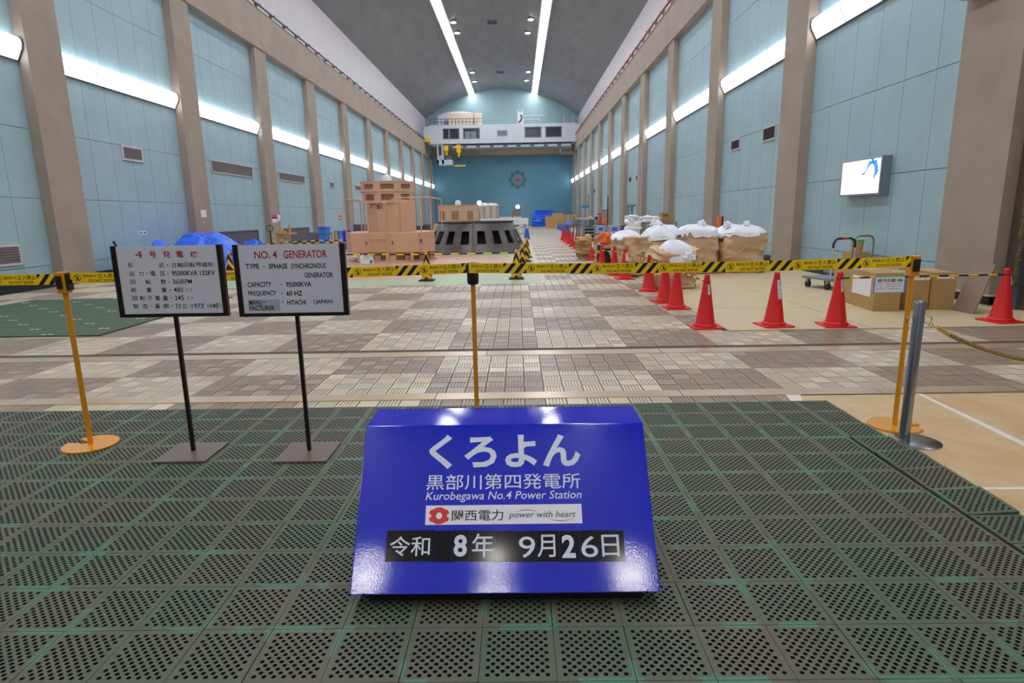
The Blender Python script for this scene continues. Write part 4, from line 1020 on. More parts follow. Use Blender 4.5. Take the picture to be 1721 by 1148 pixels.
def liner(W, D, H, k, parent, hump=0.16, drop=0.12, cx=0, cy=0, m=None, sx=1.0, nm='liner'):
    """white liner cloth draped over the top, gathered in a knot"""
    q = MB(); n, R = 60, 16; vs = []
    for j in range(R+1):
        f = j/R
        for i in range(n):
            a = 2*PI*i/n; ca, sa = math.cos(a), math.sin(a); e = 0.5
            rx = abs(ca)**e*(1 if ca > 0 else -1); ry = abs(sa)**e*(1 if sa > 0 else -1)
            g = min(1, f/0.85)*0.985
            x, y = rx*W/2*g, ry*D/2*g
            fold = math.sin(a*11+nz((ca*2, sa*2, 0), 1.5, k)*7)*0.016*min(1, f*1.4)*(1.5-f)
            z = H+0.012+hump*(1-min(1, f/0.85)**2.6)+fold+nz((x, y, 0), 3.5, k)*0.06-abs(nz((x, y, 3), 4.5, k+2))*0.05
            if f > 0.85:
                t_ = (f-0.85)/0.15; z -= drop*t_*(0.7+1.1*nz((ca*2, sa*2, 0), 1.4, k+4)); x += ca*0.025*t_; y += sa*0.025*t_
            vs.append((x+cx, y+cy, z))
    q.add(vs, [(j*n+i, (j)*n+(i+1) % n, (j+1)*n+(i+1) % n, (j+1)*n+i) for j in range(R) for i in range(n)])
    return q.build(nm, [m or M_LINER], parent, smooth=True)
def knot(parent, x, y, z, r, k, m=None, name='knot'):
    q = MB(); n, R = 20, 12; vs = []
    for j in range(R+1):
        t_ = PI*j/R
        for i in range(n):
            a = 2*PI*i/n; d = Vector((math.sin(t_)*math.cos(a), math.sin(t_)*math.sin(a), -math.cos(t_)))
            rr = r*(1+0.45*nz(d, 2.3, k)+0.25*nz(d, 6, k+1)); vs.append(Vector((x, y, z))+d*rr)
    q.add(vs, [(j*n+i, j*n+(i+1) % n, (j+1)*n+(i+1) % n, (j+1)*n+i) for j in range(R) for i in range(n)])
    return q.build(name, [m or M_LINER], parent, smooth=True)
def strap(parent, pts, w=0.05, m=None, nm='strap'):
    q = MB(); vs = []
    for p in pts: p = Vector(p); vs += [p+Vector((0, 0, -w/2)), p+Vector((0, 0, w/2)), p+Vector((0, -0.006, w/2)), p+Vector((0, -0.006, -w/2))]
    fs = []
    for i in range(len(pts)-1):
        a = 4*i
        for k in range(4): fs.append((a+k, a+(k+1) % 4, a+4+(k+1) % 4, a+4+k))
    fs += [(0, 1, 2, 3), (4*len(pts)-1, 4*len(pts)-2, 4*len(pts)-3, 4*len(pts)-4)]
    q.add(vs, fs); return q.build(nm, [m or M_KRAFT], parent)
def bigbag(lab, u0, u1, vb, vt, D, k, hump=0.15, **kw):
    """placed from its pixel footprint: left/right edges, front base row, top row of the kraft body"""
    p0 = G((u0+u1)/2, vb, ZS); y = p0.y; a, b = PY(u0, (vb+vt)/2, y), PY(u1, (vb+vt)/2, y); W = b.x-a.x; H = PY((u0+u1)/2, vt, y).z-ZS
    t = thing('bulk_bag', lab, 'sack', ((a.x+b.x)/2, y+D/2, ZS))
    sack(0, 0, W*0.97, D, H, k, M_KRAFT, t, 'bag_body', **kw)
    return t, W, D, H
t, W, D, H = bigbag('big square kraft bulk bag with white liner, rightmost, by the pillar', 1213, 1294, 459, 392, 1.1, 1)
liner(W*1.0, D*1.02, H*1.03, 1, t, 0.16, 0.15); knot(t, -0.36, -0.2, H+0.2, 0.085, 1); knot(t, 0.1, -0.25, H+0.22, 0.075, 2)
strap(t, [(0.05, -D*0.52, H), (0.02, -D*0.56, H*0.8), (-0.12, -D*0.565, H*0.6), (-0.3, -D*0.55, H*0.45), (-0.5, -D*0.53, H*0.4)])
t, W, D, H = bigbag('tall kraft bulk bag with a knotted liner, left of the rightmost bag', 1150, 1211, 461, 389, 1.0, 2)
liner(W*0.98, D*1.02, H*1.03, 3, t, 0.12, 0.18); knot(t, 0.05, -0.15, H+0.16, 0.095, 5)
t, W, D, H = bigbag('slumped open kraft bulk bag with green strap, nearest of the bags', 1096, 1182, 486, 418, 1.0, 4, slump=0.25, wr=0.09)
liner(W*0.6, D*0.8, H*0.98, 6, t, 0.15, 0.3, cx=0.04, cy=-0.1); knot(t, 0.2, -D*0.44, H*0.78, 0.13, 7, name='liner_fold')
strap(t, [(0.55, -0.4, H*0.85), (0.45, -D*0.56, H*0.62), (0.3, -D*0.585, H*0.52), (0.1, -D*0.585, H*0.47)], 0.03, M_GREEN, 'green_strap')
t, W, D, H = bigbag('creased kraft bulk bag with a slanting green strap behind the cone row', 1056, 1136, 464, 399, 1.0, 6, wr=0.085)
liner(W*0.7, D*0.97, H*0.99, 9, t, 0.26, 0.12, cx=0.22); knot(t, 0.25, 0.1, H+0.28, 0.1, 10)
strap(t, [(-0.25, -D*0.535, H*0.62), (-0.05, -D*0.57, H*0.55), (0.15, -D*0.57, H*0.5), (0.36, -D*0.56, H*0.46)], 0.06, M_GREEN, 'green_strap')
t, W, D, H = bigbag('kraft bulk bag at the left end of the group, white liner on top', 1034, 1082, 453, 398, 1.1, 8)
liner(W*1.0, D, H*0.98, 12, t, 0.16, 0.08); knot(t, 0.0, 0.0, H+0.18, 0.08, 12)
t, W, D, H = bigbag('kraft bulk bag at the back of the group, only its white top showing', 1098, 1152, 449, 392, 1.0, 9)
liner(W*1.0, D, H*0.98, 14, t, 0.22, 0.12); knot(t, -0.3, 0, H+0.26, 0.12, 14)

# ================================================================== CARTONS, BOARD AND TROLLEYS AT THE RIGHT
def carton(lab, c0, c1, c2, vt, m=M_CARD, z=ZS, labels=(), cat='box', name='cardboard_box', tape=True):
    """c0,c1 pixel ends of the front bottom edge, c2 pixel of the back right (or left) bottom corner; vt = top row at the front left corner"""
    A_, B_, C_ = G(*c0, z), G(*c1, z), G(*c2, z); H = PY(c0[0], vt, A_.y).z-z
    ex = (B_-A_); W = ex.length; rz = math.atan2(ex.y, ex.x); d = (C_-B_); D = abs(-math.sin(rz)*d.x+math.cos(rz)*d.y)
    t = thing(name, lab, cat, A_, rz)
    q = MB(); q.box(0, W, 0, D, 0, H); q.build('body', [m], t, bevel=0.006)
    q = MB(); q.box(0.002, W-0.002, 0.002, D/2-0.002, H, H+0.004); q.build('flap', [m], t); q = MB(); q.box(0.002, W-0.002, D/2+0.002, D-0.002, H, H+0.004); q.build('flap', [m], t)
    if tape: q = MB(); q.box(0, W, D/2-0.03, D/2+0.03, H+0.004, H+0.005); q.build('tape', [M_TAPEW], t)
    for a, b, c, d_ in labels:
        q = MB(); q.box(a*W, b*W, -0.002, 0, c*H, d_*H); q.build('label_sheet', [M_PAPER], t)
    return t, W, D, H
t, W, D, H = carton('large cardboard carton behind the bar, leftmost of three, with a white sheet on its side', (1466, 523), (1511, 523), (1515, 500), 460, labels=((0.04, 0.66, 0.84, 0.92), (0.7, 0.85, 0.84, 0.93)))
q = MB(); q.box(-0.002, 0, 0.12, 0.12+D*0.42, H*0.35, H*0.85); q.build('label_sheet', [M_PAPER], t)
carton('large cardboard carton behind the yellow post, middle of three', (1520, 522), (1558, 521), (1564, 503), 462, labels=((0.25, 0.75, 0.84, 0.93), (0.78, 0.95, 0.84, 0.94)))
carton('large cardboard carton right of the yellow post, next to the leaning board', (1560, 520), (1602, 520), (1608, 504), 459, labels=((0.2, 0.72, 0.84, 0.93), (0.76, 0.9, 0.84, 0.95)))
p0, p1 = G(1602, 521, ZS), G(1638, 528, ZS)
t = thing('leaning_board', 'brown board leaning beside the cartons at the nearest pillar', 'board', p0)
ex = Vector((p1.x-p0.x, p1.y-p0.y, 0)); up = Vector((0.30, 0.12, 0.68)); nn = ex.cross(up).normalized()*0.015
q = MB(); q.add([Vector((0, 0, 0)), ex, ex+up, up]+[x+nn for x in (Vector((0, 0, 0.001)), ex, ex+up, up)], [(0, 3, 2, 1), (4, 5, 6, 7), (0, 1, 5, 4), (1, 2, 6, 5), (2, 3, 7, 6), (3, 0, 4, 7)]); q.build('panel', [mat('board_brown', (142, 118, 102), 0.6, var=.1, scale=5)], t)
# dark door frame at the right edge
p = PY(1712, 480, 8.85)
t = thing('partition', 'dark grey partition post with a lichen-like rough edge at the right frame edge', 'partition', (p.x+0.12, 8.85, 0))
q = MB(); q.box(-0.12, 0.3, 0, 0.12, 0, 4.6); q.build('panel', [mat('slate_blue', (74, 78, 88), 0.5)], t)
q = MB(); rnd = random.Random(3)
for k in range(240):
    z = rnd.uniform(0.4, 4.5); x = -0.14+rnd.uniform(-0.03, 0.03); r = rnd.uniform(0.01, 0.03); q.box(x-r, x+r, 0.02, 0.06, z-r, z+r, rot=rnd.uniform(0, 3))
tag(q.build('rough_edge', [mat('rough_ochre', (120, 108, 66), 0.9, var=.6, scale=20)], t), kind='stuff')

def trolley(lab, u, v, hm, rz, extra=0):
    x, y = gp(u, v, ZS); t = thing('platform_trolley', lab, 'trolley', (x, y, ZS), rz)
    q = MB(); q.box(-0.26, 0.26, -0.05, 0.75, 0.17, 0.21); q.build('deck', [M_GREYM], t, bevel=0.01)
    pts = [(-0.24, 0, 0.2), (-0.24, 0, 0.78), (-0.235, 0, 0.86), (-0.2, 0, 0.92), (-0.14, 0, 0.95), (0.14, 0, 0.95), (0.2, 0, 0.92), (0.235, 0, 0.86), (0.24, 0, 0.78), (0.24, 0, 0.2)]
    q = MB(); q.tube(pts, 0.014, 8); q.build('handle', [M_STEEL if hm is M_GREYM else M_PINK], t, smooth=True)
    q = MB(); q.tube(pts[1:-1], 0.02, 8); q.build('grip', [hm], t, smooth=True)
    q = MB(); q.box(-0.06, 0.06, -0.022, 0.022, 0.945, 0.973); q.build('grip_sticker', [M_ORANGE], t)
    for sx in (-1, 1):
        for yy in (0.08, 0.6):
            q = MB(); q.tube([(sx*0.22-0.02, yy, 0.065), (sx*0.22+0.02, yy, 0.065)], 0.065, 16); q.box(sx*0.22-0.03, sx*0.22+0.03, yy-0.03, yy+0.03, 0.1, 0.17, 1); q.build('castor', [M_RUBBER, M_STEEL], t, smooth=40)
    return t
trolley('platform trolley with a black grip, left of two behind the belt', 1412, 487, M_RUBBER, 0.25)
trolley('platform trolley with a grey tube handle, right of two behind the belt', 1445, 476, M_GREYM, 0.25)
x, y = gp(1447, 476, ZS)
q = MB(); q.box(-0.12, 0.2, 0.15, 0.6, 0.21, 0.62); tag(q.build('cardboard_box', [M_CARD], loc=(x, y, ZS), bevel=0.005), 'small carton riding on the right trolley under a green-lidded tub', 'box')
q = MB(); q.lathe([(0.1, 0), (0.12, 0.2)], 20, c=(0.04, 0.35, 0.625)); q.lathe([(0.125, 0.2), (0.125, 0.235)], 20, c=(0.04, 0.35, 0.625), m=1); tag(q.build('tub', [M_CARD2, M_GREEN], loc=(x, y, ZS), smooth=30), 'small tub with a green lid on the right trolley', 'tub')
# ================================================================== TAN MACHINE
def machine():
    c = G(651, 441); Y0 = c.y+0.15
    sc = lambda u: PY(u, 410, Y0).x
    t = thing('turbine_housing', 'tall tan machine housing with railings and round lamp on top', 'machine', (0, 0, 0))
    def zz(v): return PY(651, v, Y0).z
    x0, x1 = sc(581), sc(731); xc = (x0+x1)/2; W = x1-x0; D = W*0.95; yc = Y0+D/2
    t.location = (xc, yc, 0)
    zs0, zs1, zt1, zh = zz(425), zz(391), zz(341), zz(305)
    def octa(w, d, ch): return [(-w/2+ch, -d/2), (w/2-ch*1.6, -d/2), (w/2, -d/2+ch*1.6), (w/2, d/2-ch), (w/2-ch, d/2), (-w/2+ch, d/2), (-w/2, d/2-ch), (-w/2, -d/2+ch)]
    F = lambda u, dy: PY(u, 410, Y0+dy).x-xc
    XS = (F(582, .4)+F(731, .7))/2; WS = F(731, .7)-F(582, .4)
    q = MB(); q.lathe([(WS*0.49, 0), (WS*0.49, 0.05)], 48, c=(XS, 0, 0)); q.build('base_ring', [M_MACH], t, smooth=30)
    q = MB(); q.lathe([(WS*0.43, 0.05), (WS*0.43, zs0)], 32, c=(XS, 0, 0)); q.build('plinth', [M_MACHD], t, smooth=30)
    q = MB()
    for k in range(16):
        a = 2*PI*k/16+0.1; x, y = XS+WS*0.45*math.cos(a), WS*0.45*math.sin(a)
        q.box(x-0.12, x+0.12, y-0.03, y+0.03, 0.05, zs0, rot=a+PI/2)
    q.build('plinth_block', [M_MACH], t)
    for k in range(3):
        x = (-0.36, -0.04, 0.24)[k]*W; q = MB(); q.box(x-0.04, x+0.04, -D*0.52, -D*0.48, 0.02, zs0); q.build('foot', [M_MACH], t)
    F = lambda u, dy: PY(u, 410, Y0+dy).x-xc
    q = MB(); q.prism([(F(590, 0), -D/2), (F(706, 0), -D/2), (F(731, .7), -D/2+.7), (F(730, 1.9), -D/2+1.9), (F(716, D), D/2), (F(600, D), D/2), (F(582, .4), -D/2+.4)], zs0, zs1); q.build('skirt', [M_MACH], t, bevel=0.01)
    for xa, xb in ((-0.41, -0.24), (0.0, 0.30)):
        q = MB(); q.box(xa*W, xb*W, -D/2-0.008, -D/2, zs0+0.04, zs1-0.03); d_ = q.build('door', [M_MACH], t, bevel=0.003)
        q = MB(); xx = xa*W+0.08 if xa > -0.1 else xb*W-0.08; zc = (zs0+zs1)/2; q.box(xx-0.02, xx+0.02, -D/2-0.03, -D/2-0.008, zc-0.05, zc+0.05); q.box(xx-0.05, xx+0.05, -D/2-0.035, -D/2-0.028, zc+0.02, zc+0.035); q.build('handle', [M_IRON], d_)
    q = MB(); q.box(0.33*W, 0.336*W, -D/2-0.006, -D/2+0.0, zs0+0.04, zs1-0.03); q.build('door_seam', [M_MACHD], t)
    q = MB(); zc = (zs0+zs1)/2; q.box(0.345*W, 0.36*W, -D/2-0.03, -D/2+0.05, zc, zc+0.1); q.build('handle', [M_IRON], t)
    # tower
    wt_ = (PY(697, 360, yc).x-PY(612, 360, yc).x)*0.96; YT = yc-wt_/2
    xa, xb = PY(612, 360, YT).x-xc, PY(694, 360, yc-0.2).x-xc; w = xb-xa; xm = (xa+xb)/2; dd = w
    def ngon(w_, z0, z1, n=12): 
        return [(xm+w_/2*math.cos(PI/n+2*PI*k/n)/math.cos(PI/n), w_/2*math.sin(PI/n+2*PI*k/n)/math.cos(PI/n)) for k in range(n)]
    def sq(w_, ch): h = w_/2; return [(xm-h+ch, -h), (xm+h-ch, -h), (xm+h, -h+ch), (xm+h, h-ch), (xm+h-ch, h), (xm-h+ch, h), (xm-h, h-ch), (xm-h, -h+ch)]
    q = MB(); q.prism(sq(w, 0.42), zs1, PY(651, 341, YT).z+0.1); q.build('tower', [M_MACH], t, bevel=0.01)
    q = MB()
    for i in range(3):
        for j in range(6): q.lathe([(0.012, 0), (0.012, 0.01)], 8, c=(0, 0, 0))
    q = MB()
    for i in range(3):
        for j in range(5):
            x = xm+(-0.25+0.25*i)*w; z = zs1+(zt1-zs1)*(0.15+0.17*j); q.box(x-0.012, x+0.012, -w/2-0.008, -w/2, z-0.012, z+0.012)
    tag(q.build('bolts', [M_MACHD], t), kind='stuff')
    for x in (-0.06, 0.28):
        q = MB(); q.box(xm+x*w-0.006, xm+x*w+0.006, -w/2-0.006, -w/2, zs1, zt1); q.build('seam', [M_MACHD], t)
    xa2, xb2 = PY(608, 330, yc).x-xc, PY(695, 330, yc).x-xc; w2 = xb2-xa2; xm0 = xm; xm = (xa2+xb2)/2; zt1 = PY(651, 341, yc-w2/2).z; zh = PY(651, 305, yc-w2/2).z
    zmid = (zt1+zh)/2+0.02
    def band(z0, z1, rr, nm):
        fr = MB(); zl, zu = z0+0.09, z1-0.07
        def P(a, r, z): return (xm+r*math.cos(a), r*math.sin(a), z)
        def blk(a0, a1, za, zb, r0=None, r1=None, n=3, q=None):
            r1 = r1 or rr; r0 = r0 or rr-0.09; q = q or fr
            for i in range(n):
                b0, b1 = a0+(a1-a0)*i/n, a0+(a1-a0)*(i+1)/n
                q.add([P(b0, r0, za), P(b0, r1, za), P(b1, r1, za), P(b1, r0, za), P(b0, r0, zb), P(b0, r1, zb), P(b1, r1, zb), P(b1, r0, zb)], [(0, 3, 2, 1), (4, 5, 6, 7), (0, 1, 5, 4), (1, 2, 6, 5), (2, 3, 7, 6), (3, 0, 4, 7)])
        wins = []
        for k in range(8):
            c = -PI/2+math.radians(11.5+45*k); h = math.radians(14.5); wins.append((c-h, c+h))
            blk(c+h, c+math.radians(45)-h, zl, zu); blk(c-h, c+math.radians(45)-h, z0, zl, n=5); blk(c-h, c+math.radians(45)-h, zu, z1, n=5)
        bb = fr.build(nm, [M_MACH], t)
        q = MB(); q.lathe([(rr-0.2, z0+0.01), (rr-0.2, z1-0.01)], 32, c=(xm, 0, 0)); q.build('inner_core', [M_MACHD], t, smooth=30)
        for a0, a1 in (wins[0], wins[1], wins[7]):
            q = MB()
            for k in range(5): z = zl+(zu-zl)*(k+0.5)/5; blk(a0, a1, z-0.006, z+0.006, rr-0.06, rr-0.03, 2, q)
            q.build('louvre', [M_MACH], bb)
    band(zt1, zmid, w2*0.485, 'louvre_ring'); band(zmid+0.005, zh, w2*0.5, 'louvre_ring')
    q = MB(); q.lathe([(w2*0.51, zh), (w2*0.51, zh+0.03)], 32, c=(xm, 0, 0)); q.build('roof', [M_MACH], t, smooth=30)
    q = MB(); q.lathe([(0.17, 0.03), (0.17, 0.18), (0.14, 0.24), (0.07, 0.28), (0.01, 0.285)], 24, c=(PY(650, 300, yc).x-xc, 0, zh)); q.build('dome_lamp', [M_WHITE], t, smooth=40)
    xm = xm0
    q = MB(); q.box(xm-0.22*w-0.0, xm-0.22*w+0.1, -w/2-0.012, -w/2, zt1-0.2, zt1-0.07); q.box(xm-0.22*w+0.12, xm-0.22*w+0.19, -w/2-0.012, -w/2, zt1-0.18, zt1-0.1, m=1); q.build('nameplate', [M_GREYD, M_GREYM], t)
    # railings and ladder
    zr = zz(334); yr = -D/2+0.06; r = 0.022
    X = lambda u: sc(u)-xc
    def rail(pts, rr=r, nm='railing'): q = MB(); q.tube(pts, rr, 8); return q.build(nm, [M_MACH], t, smooth=True)
    rail([(X(583), D/2-0.2, zs1), (X(583), D/2-0.2, zr), (X(580), yr, zr), (X(608), yr, zr), (X(612), yr, zr-0.04), (X(615), yr, zr-0.12)])
    rail([(X(583), yr, zs1), (X(583), yr, zr)]); rail([(X(588), 0.3, zs1), (X(588), 0.3, zr)])
    rail([(X(659), yr, zr-0.12), (X(661), yr, zr-0.04), (X(667), yr, zr+0.02), (X(725), yr, zr+0.02), (X(728), D/2-0.2, zr+0.02), (X(728), D/2-0.2, zs1)])
    rail([(X(709), yr, zs1), (X(709), yr, zr)]); rail([(X(726), yr, zs1), (X(726), yr, zr)])
    for u in (621, 650):
        rail([(X(u), -D/2-0.06, zz(422)), (X(u), -D/2-0.06, zz(341)), (X(u), -D/2+0.0, zz(338.5)), (X(u)+0.02, -D/2+0.12, zz(342)), (X(u)+0.02, -D/2+0.14, zz(379))], 0.024, 'ladder_stile')
    for v in (401, 422): rail([(X(621), -D/2-0.06, zz(v)), (X(650), -D/2-0.06, zz(v))], 0.02, 'ladder_rung')
machine()

# ================================================================== IRON COVER (truncated cone with slots)
def cover():
    yf = G(800, 427.5).y; R0 = 1.98*yf/23.5*1.0; yc = yf+R0; x = PY(800, 400, yf+R0*0.3).x
    a = PY(716, 426, yc); b = PY(886, 426, yc); R0 = (b.x-a.x)/2; yc = yf+R0; xc = (a.x+b.x)/2
    a = PY(734, 374, yc); b = PY(857, 374, yc); R1 = (b.x-a.x)/2; H = 1.24
    t = thing('iron_cover', 'dark grey iron cover shaped like a cut cone with black slots', 'machine cover', (xc, yc, 0))
    def P(ang, f, off=0.0):
        r = R0+(R1-R0)*f+off; return (r*math.cos(ang), r*math.sin(ang), H*f)
    n = 36; q = MB()
    def patch(a0, a1, f0, f1):
        k = 3
        for i in range(k):
            b0, b1 = a0+(a1-a0)*i/k, a0+(a1-a0)*(i+1)/k
            q.add([P(b0, f0), P(b1, f0), P(b1, f1), P(b0, f1), P(b0, f0, -0.06), P(b1, f0, -0.06), P(b1, f1, -0.06), P(b0, f1, -0.06)], [(0, 1, 2, 3), (7, 6, 5, 4), (0, 4, 5, 1), (1, 5, 6, 2), (2, 6, 7, 3), (3, 7, 4, 0)])
    sw = math.radians(8.6)
    for k in range(18):
        c = -PI/2+math.radians(10+20*k); a0, a1 = c-math.radians(10), c+math.radians(10)
        patch(a0, c-sw/1.6, 0, 1); patch(c+sw/1.6, a1, 0, 1); patch(c-sw/1.6, c+sw/1.6, 0, 0.30); patch(c-sw/1.6, c+sw/1.6, 0.72, 1)
    q.build('shell', [M_IRON], t)
    for k in range(18):
        c = -PI/2+math.radians(10+20*k); e = sw/1.6; w_ = 0.012
        q = MB(); e2 = e+0.006
        for a0, a1, f0, f1 in ((c-e2, c-e+0.006, .29, .73), (c+e-0.006, c+e2, .29, .73), (c-e2, c+e2, .29, .305), (c-e2, c+e2, .715, .73)):
            q.add([P(a0, f0, 0.012), P(a1, f0, 0.012), P(a1, f1, 0.012), P(a0, f1, 0.012), P(a0, f0, 0), P(a1, f0, 0), P(a1, f1, 0), P(a0, f1, 0)], [(0, 1, 2, 3), (7, 6, 5, 4), (0, 4, 5, 1), (1, 5, 6, 2), (2, 6, 7, 3), (3, 7, 4, 0)])
        q.build('slot_rim', [M_IRON], t)
    q = MB(); q.lathe([(R1+0.06, H-0.02), (R1+0.06, H+0.03), (R1-0.3, H+0.03), (R1-0.3, H-0.02)], 48, cap=False); q.build('top_flange', [M_IRON], t, smooth=30)
    q = MB(); q.lathe([(R0-0.35, 0.02), (R1-0.35, H-0.05)], 32); q.build('inner_drum', [M_DARK], t)
    for s in (-1, 1):
        c = -PI/2+s*0.02
        q = MB(); q.add([P(c-0.008, 0, 0), P(c+0.008, 0, 0), P(c+0.01, 1, 0), P(c-0.01, 1, 0), P(c-0.008, 0, 0.1), P(c+0.008, 0, 0.1), P(c+0.01, 1, 0.1), P(c-0.01, 1, 0.1)], [(0, 3, 2, 1), (4, 5, 6, 7), (0, 1, 5, 4), (1, 2, 6, 5), (2, 3, 7, 6), (3, 0, 4, 7)]); q.build('seam_flange', [M_IRON], t)
    return xc, yc, R0
CX, CY, CR = cover()
# second machine behind the cover
def fbox(name, lab, cat, u0, u1, vt, vb, Y, D, m, z0=None, bev=0.01, **k):
    a, b = PY(u0, (vt+vb)/2, Y), PY(u1, (vt+vb)/2, Y); zt = PY((u0+u1)/2, vt, Y).z; zb = PY((u0+u1)/2, vb, Y).z if z0 is None else z0
    t = thing(name, lab, cat, ((a.x+b.x)/2, Y, zb)); W = b.x-a.x; H = zt-zb
    q = MB(); q.box(-W/2, W/2, 0, D, 0, H); o = q.build(k.get('part', 'body'), [m], t, bevel=bev)
    return t, W, D, H
Y2 = CY+CR+1.6
t, W, D, H = fbox('turbine_housing', 'second tan machine housing behind the iron cover, with three small windows', 'machine', 737, 801, 345.5, 400, Y2+3, 2.4, M_MACH, z0=0)
for a, b in ((-0.45, -0.33), (-0.15, 0.04), (0.26, 0.41)):
    q = MB(); q.box(a*W, b*W, -0.03, -0.012, H*0.64, H*0.86); fr = q.build('window', [M_MACHD], t)
    q = MB(); 
    for k in range(4): z = H*(0.67+0.055*k); q.box(a*W, b*W, -0.04, -0.03, z-0.01, z+0.01)
    q.build('louvre', [M_MACH], fr)
q = MB(); q.box(-W/2-0.02, W/2+0.02, -0.02, D, H, H+0.03); q.build('roof', [M_MACH], t)
q = MB(); q.lathe([(0.16, 0.03), (0.16, 0.2), (0.1, 0.28), (0.01, 0.3)], 20, c=(-0.02*W, 1.0, H)); q.build('dome_lamp', [M_WHITE], t, smooth=40)
t, W, D, H = fbox('low_cabinet', 'low tan cabinet between the tall machine and the iron cover', 'cabinet', 728, 741, 377, 393, CY+CR, 0.8, M_MACH, z0=0)
# white platform
Yp = G(888, 394).y; a = PY(798, 372, Yp); b = PY(888, 372, Yp); zt, zl = PY(850, 367.5, Yp).z, PY(850, 378, Yp).z
t = thing('steel_platform', 'white raised work platform with a lattice understructure behind the iron cover', 'platform', ((a.x+b.x)/2, Yp, 0)); W = b.x-a.x; ZPLAT = zt
q = MB(); q.box(-W/2, W/2, 0, 3.2, zl, zt); q.build('deck', [M_WHITE], t, bevel=0.01)
for x in (-0.48, -0.2, 0.08, 0.2, 0.34, 0.48): q = MB(); q.box(x*W-0.05, x*W+0.05, 0.05, 0.15, 0, zl); q.build('leg', [M_WHITE], t)
for k in range(9):
    x = (0.2+0.03*k)*W; q = MB(); q.box(x-0.012, x+0.012, 0.18, 0.2, 0.1, zl); q.build('bar', [M_GREYM], t)
q = MB(); q.tube([(0.1*W, 0.03, 0.15), (0.4*W, 0.03, zl-0.05)], 0.07, 4); q.tube([(-0.45*W, 0.03, 0.15), (-0.1*W, 0.03, zl-0.05)], 0.05, 4); q.build('brace', [M_WHITE], t)
for u0, u1, lab in ((840, 860, 'flat white package lying on the white platform, left'), (862, 876, 'flat white package lying on the white platform, right')):
    p, r_ = PY(u0, 367, Yp+1.2), PY(u1, 367, Yp+1.2); q = MB(); q.box(0, r_.x-p.x, 0, 0.9, 0, 0.12); tag(q.build('package', [M_PINK], loc=(p.x, Yp+0.8, zt+0.001), bevel=0.02), lab, 'package')
# wrapped ring part
Yw = Yp+0.15; a, b = PY(801, 360, Yw), PY(838, 360, Yw); R = (b.x-a.x)/2; zt, zb = PY(820, 346, Yw).z, ZPLAT+0.001
t = thing('wrapped_ring', 'brown ring-shaped part wrapped in clear plastic on the white platform', 'machine part', ((a.x+b.x)/2, Yw+R, zb))
q = MB(); q.lathe([(R, 0), (R*1.01, (zt-zb)*0.5), (R, zt-zb)], 32); q.build('drum', [M_WRAP], t, smooth=30)
for k in range(20):
    an = 2*PI*k/20; q = MB(); q.box(R*math.cos(an)-0.03, R*math.cos(an)+0.03, R*math.sin(an)-0.03, R*math.sin(an)+0.03, 0, zt-zb-0.02); 
    if k % 2 == 0: q.build('rib', [M_MACHD], t)
q = MB(); vs = []; n = 40
for j in range(4):
    for i in range(n): an = 2*PI*i/n; r = R*(1.02-0.1*j)+0.08*nz((math.cos(an), math.sin(an), j*0.4), 3, j); vs.append((r*math.cos(an), r*math.sin(an), (zt-zb)+0.02+0.06*j+0.1*nz((math.cos(an), math.sin(an), 0), 4, j)))
q.add(vs, [(j*n+i, j*n+(i+1) % n, (j+1)*n+(i+1) % n, (j+1)*n+i) for j in range(3) for i in range(n)]); q.build('wrap', [mat('wrap_film', (226, 222, 216), 0.12, coat=1.0)], t, smooth=True)
# bright globe lamps
for u, v, Y, r, lab in ((805.5, 341, Y2+8, 3.4, 'bright globe lamp above the wrapped ring'), (870, 347.5, YB-4, 2.9, 'bright globe lamp before the back wall, above a brown cabinet')):
    p = PY(u, v, Y); rr = r*Y/FPX; t = thing('globe_lamp', lab, 'lamp', (p.x, Y, 0)); q = MB(); q.lathe([(rr*math.sin(PI*k/10)+0.001, p.z-rr*math.cos(PI*k/10)) for k in range(11)], 16); q.build('globe', [M_LAMP], t, smooth=True)
    q = MB(); q.tube([(0, 0, 0), (0, 0, p.z-rr)], 0.03, 8); q.build('post', [M_GREYM], t, smooth=True)
t, W, D, H = fbox('cabinet', 'brown cabinet standing before the back wall', 'cabinet', 861, 875, 353, 368, YB-6, 0.6, mat('cab_brown', (120, 100, 84), 0.6), z0=0)
q = MB(); q.box(-W*0.42, -0.02, -0.03, 0, 0.1, H-0.1); q.build('door', [M_MACHD], t); q = MB(); q.box(0.02, W*0.42, -0.03, 0, 0.1, H-0.1); q.build('door', [M_MACHD], t)
# back wall emblem
p = PY(870, 302, YB); t = thing('wall_emblem', 'round gear-like emblem with a red centre on the dark blue back wall', 'emblem', (p.x, YB, p.z))
def yrot(q): q.v = [(x, -z, y) for x, y, z in q.v]; return q
q = MB(); q.lathe([(0.78, 0), (0.78, 0.06), (1.0, 0.06), (1.0, 0)], 32, cap=False); yrot(q).build('ring', [mat('emblem_green', (84, 116, 112), 0.6)], t, smooth=30)
for k in range(8):
    an = 2*PI*k/8; q = MB(); q.box(-0.16, 0.16, 0.95, 1.22, 0, 0.05); q.v = [(x*math.cos(an)-y*math.sin(an), x*math.sin(an)+y*math.cos(an), z) for x, y, z in q.v]; yrot(q).build('tooth', [mat('emblem_blue', (72, 108, 130), 0.6)], t)
q = MB(); q.lathe([(0.5, 0.0), (0.5, 0.03)], 32); yrot(q).build('disc', [mat('emblem_pale', (112, 146, 168), 0.6)], t)
q = MB(); q.lathe([(0.26, 0.03), (0.24, 0.1), (0.02, 0.14)], 20); yrot(q).build('centre', [M_RED], t, smooth=40)

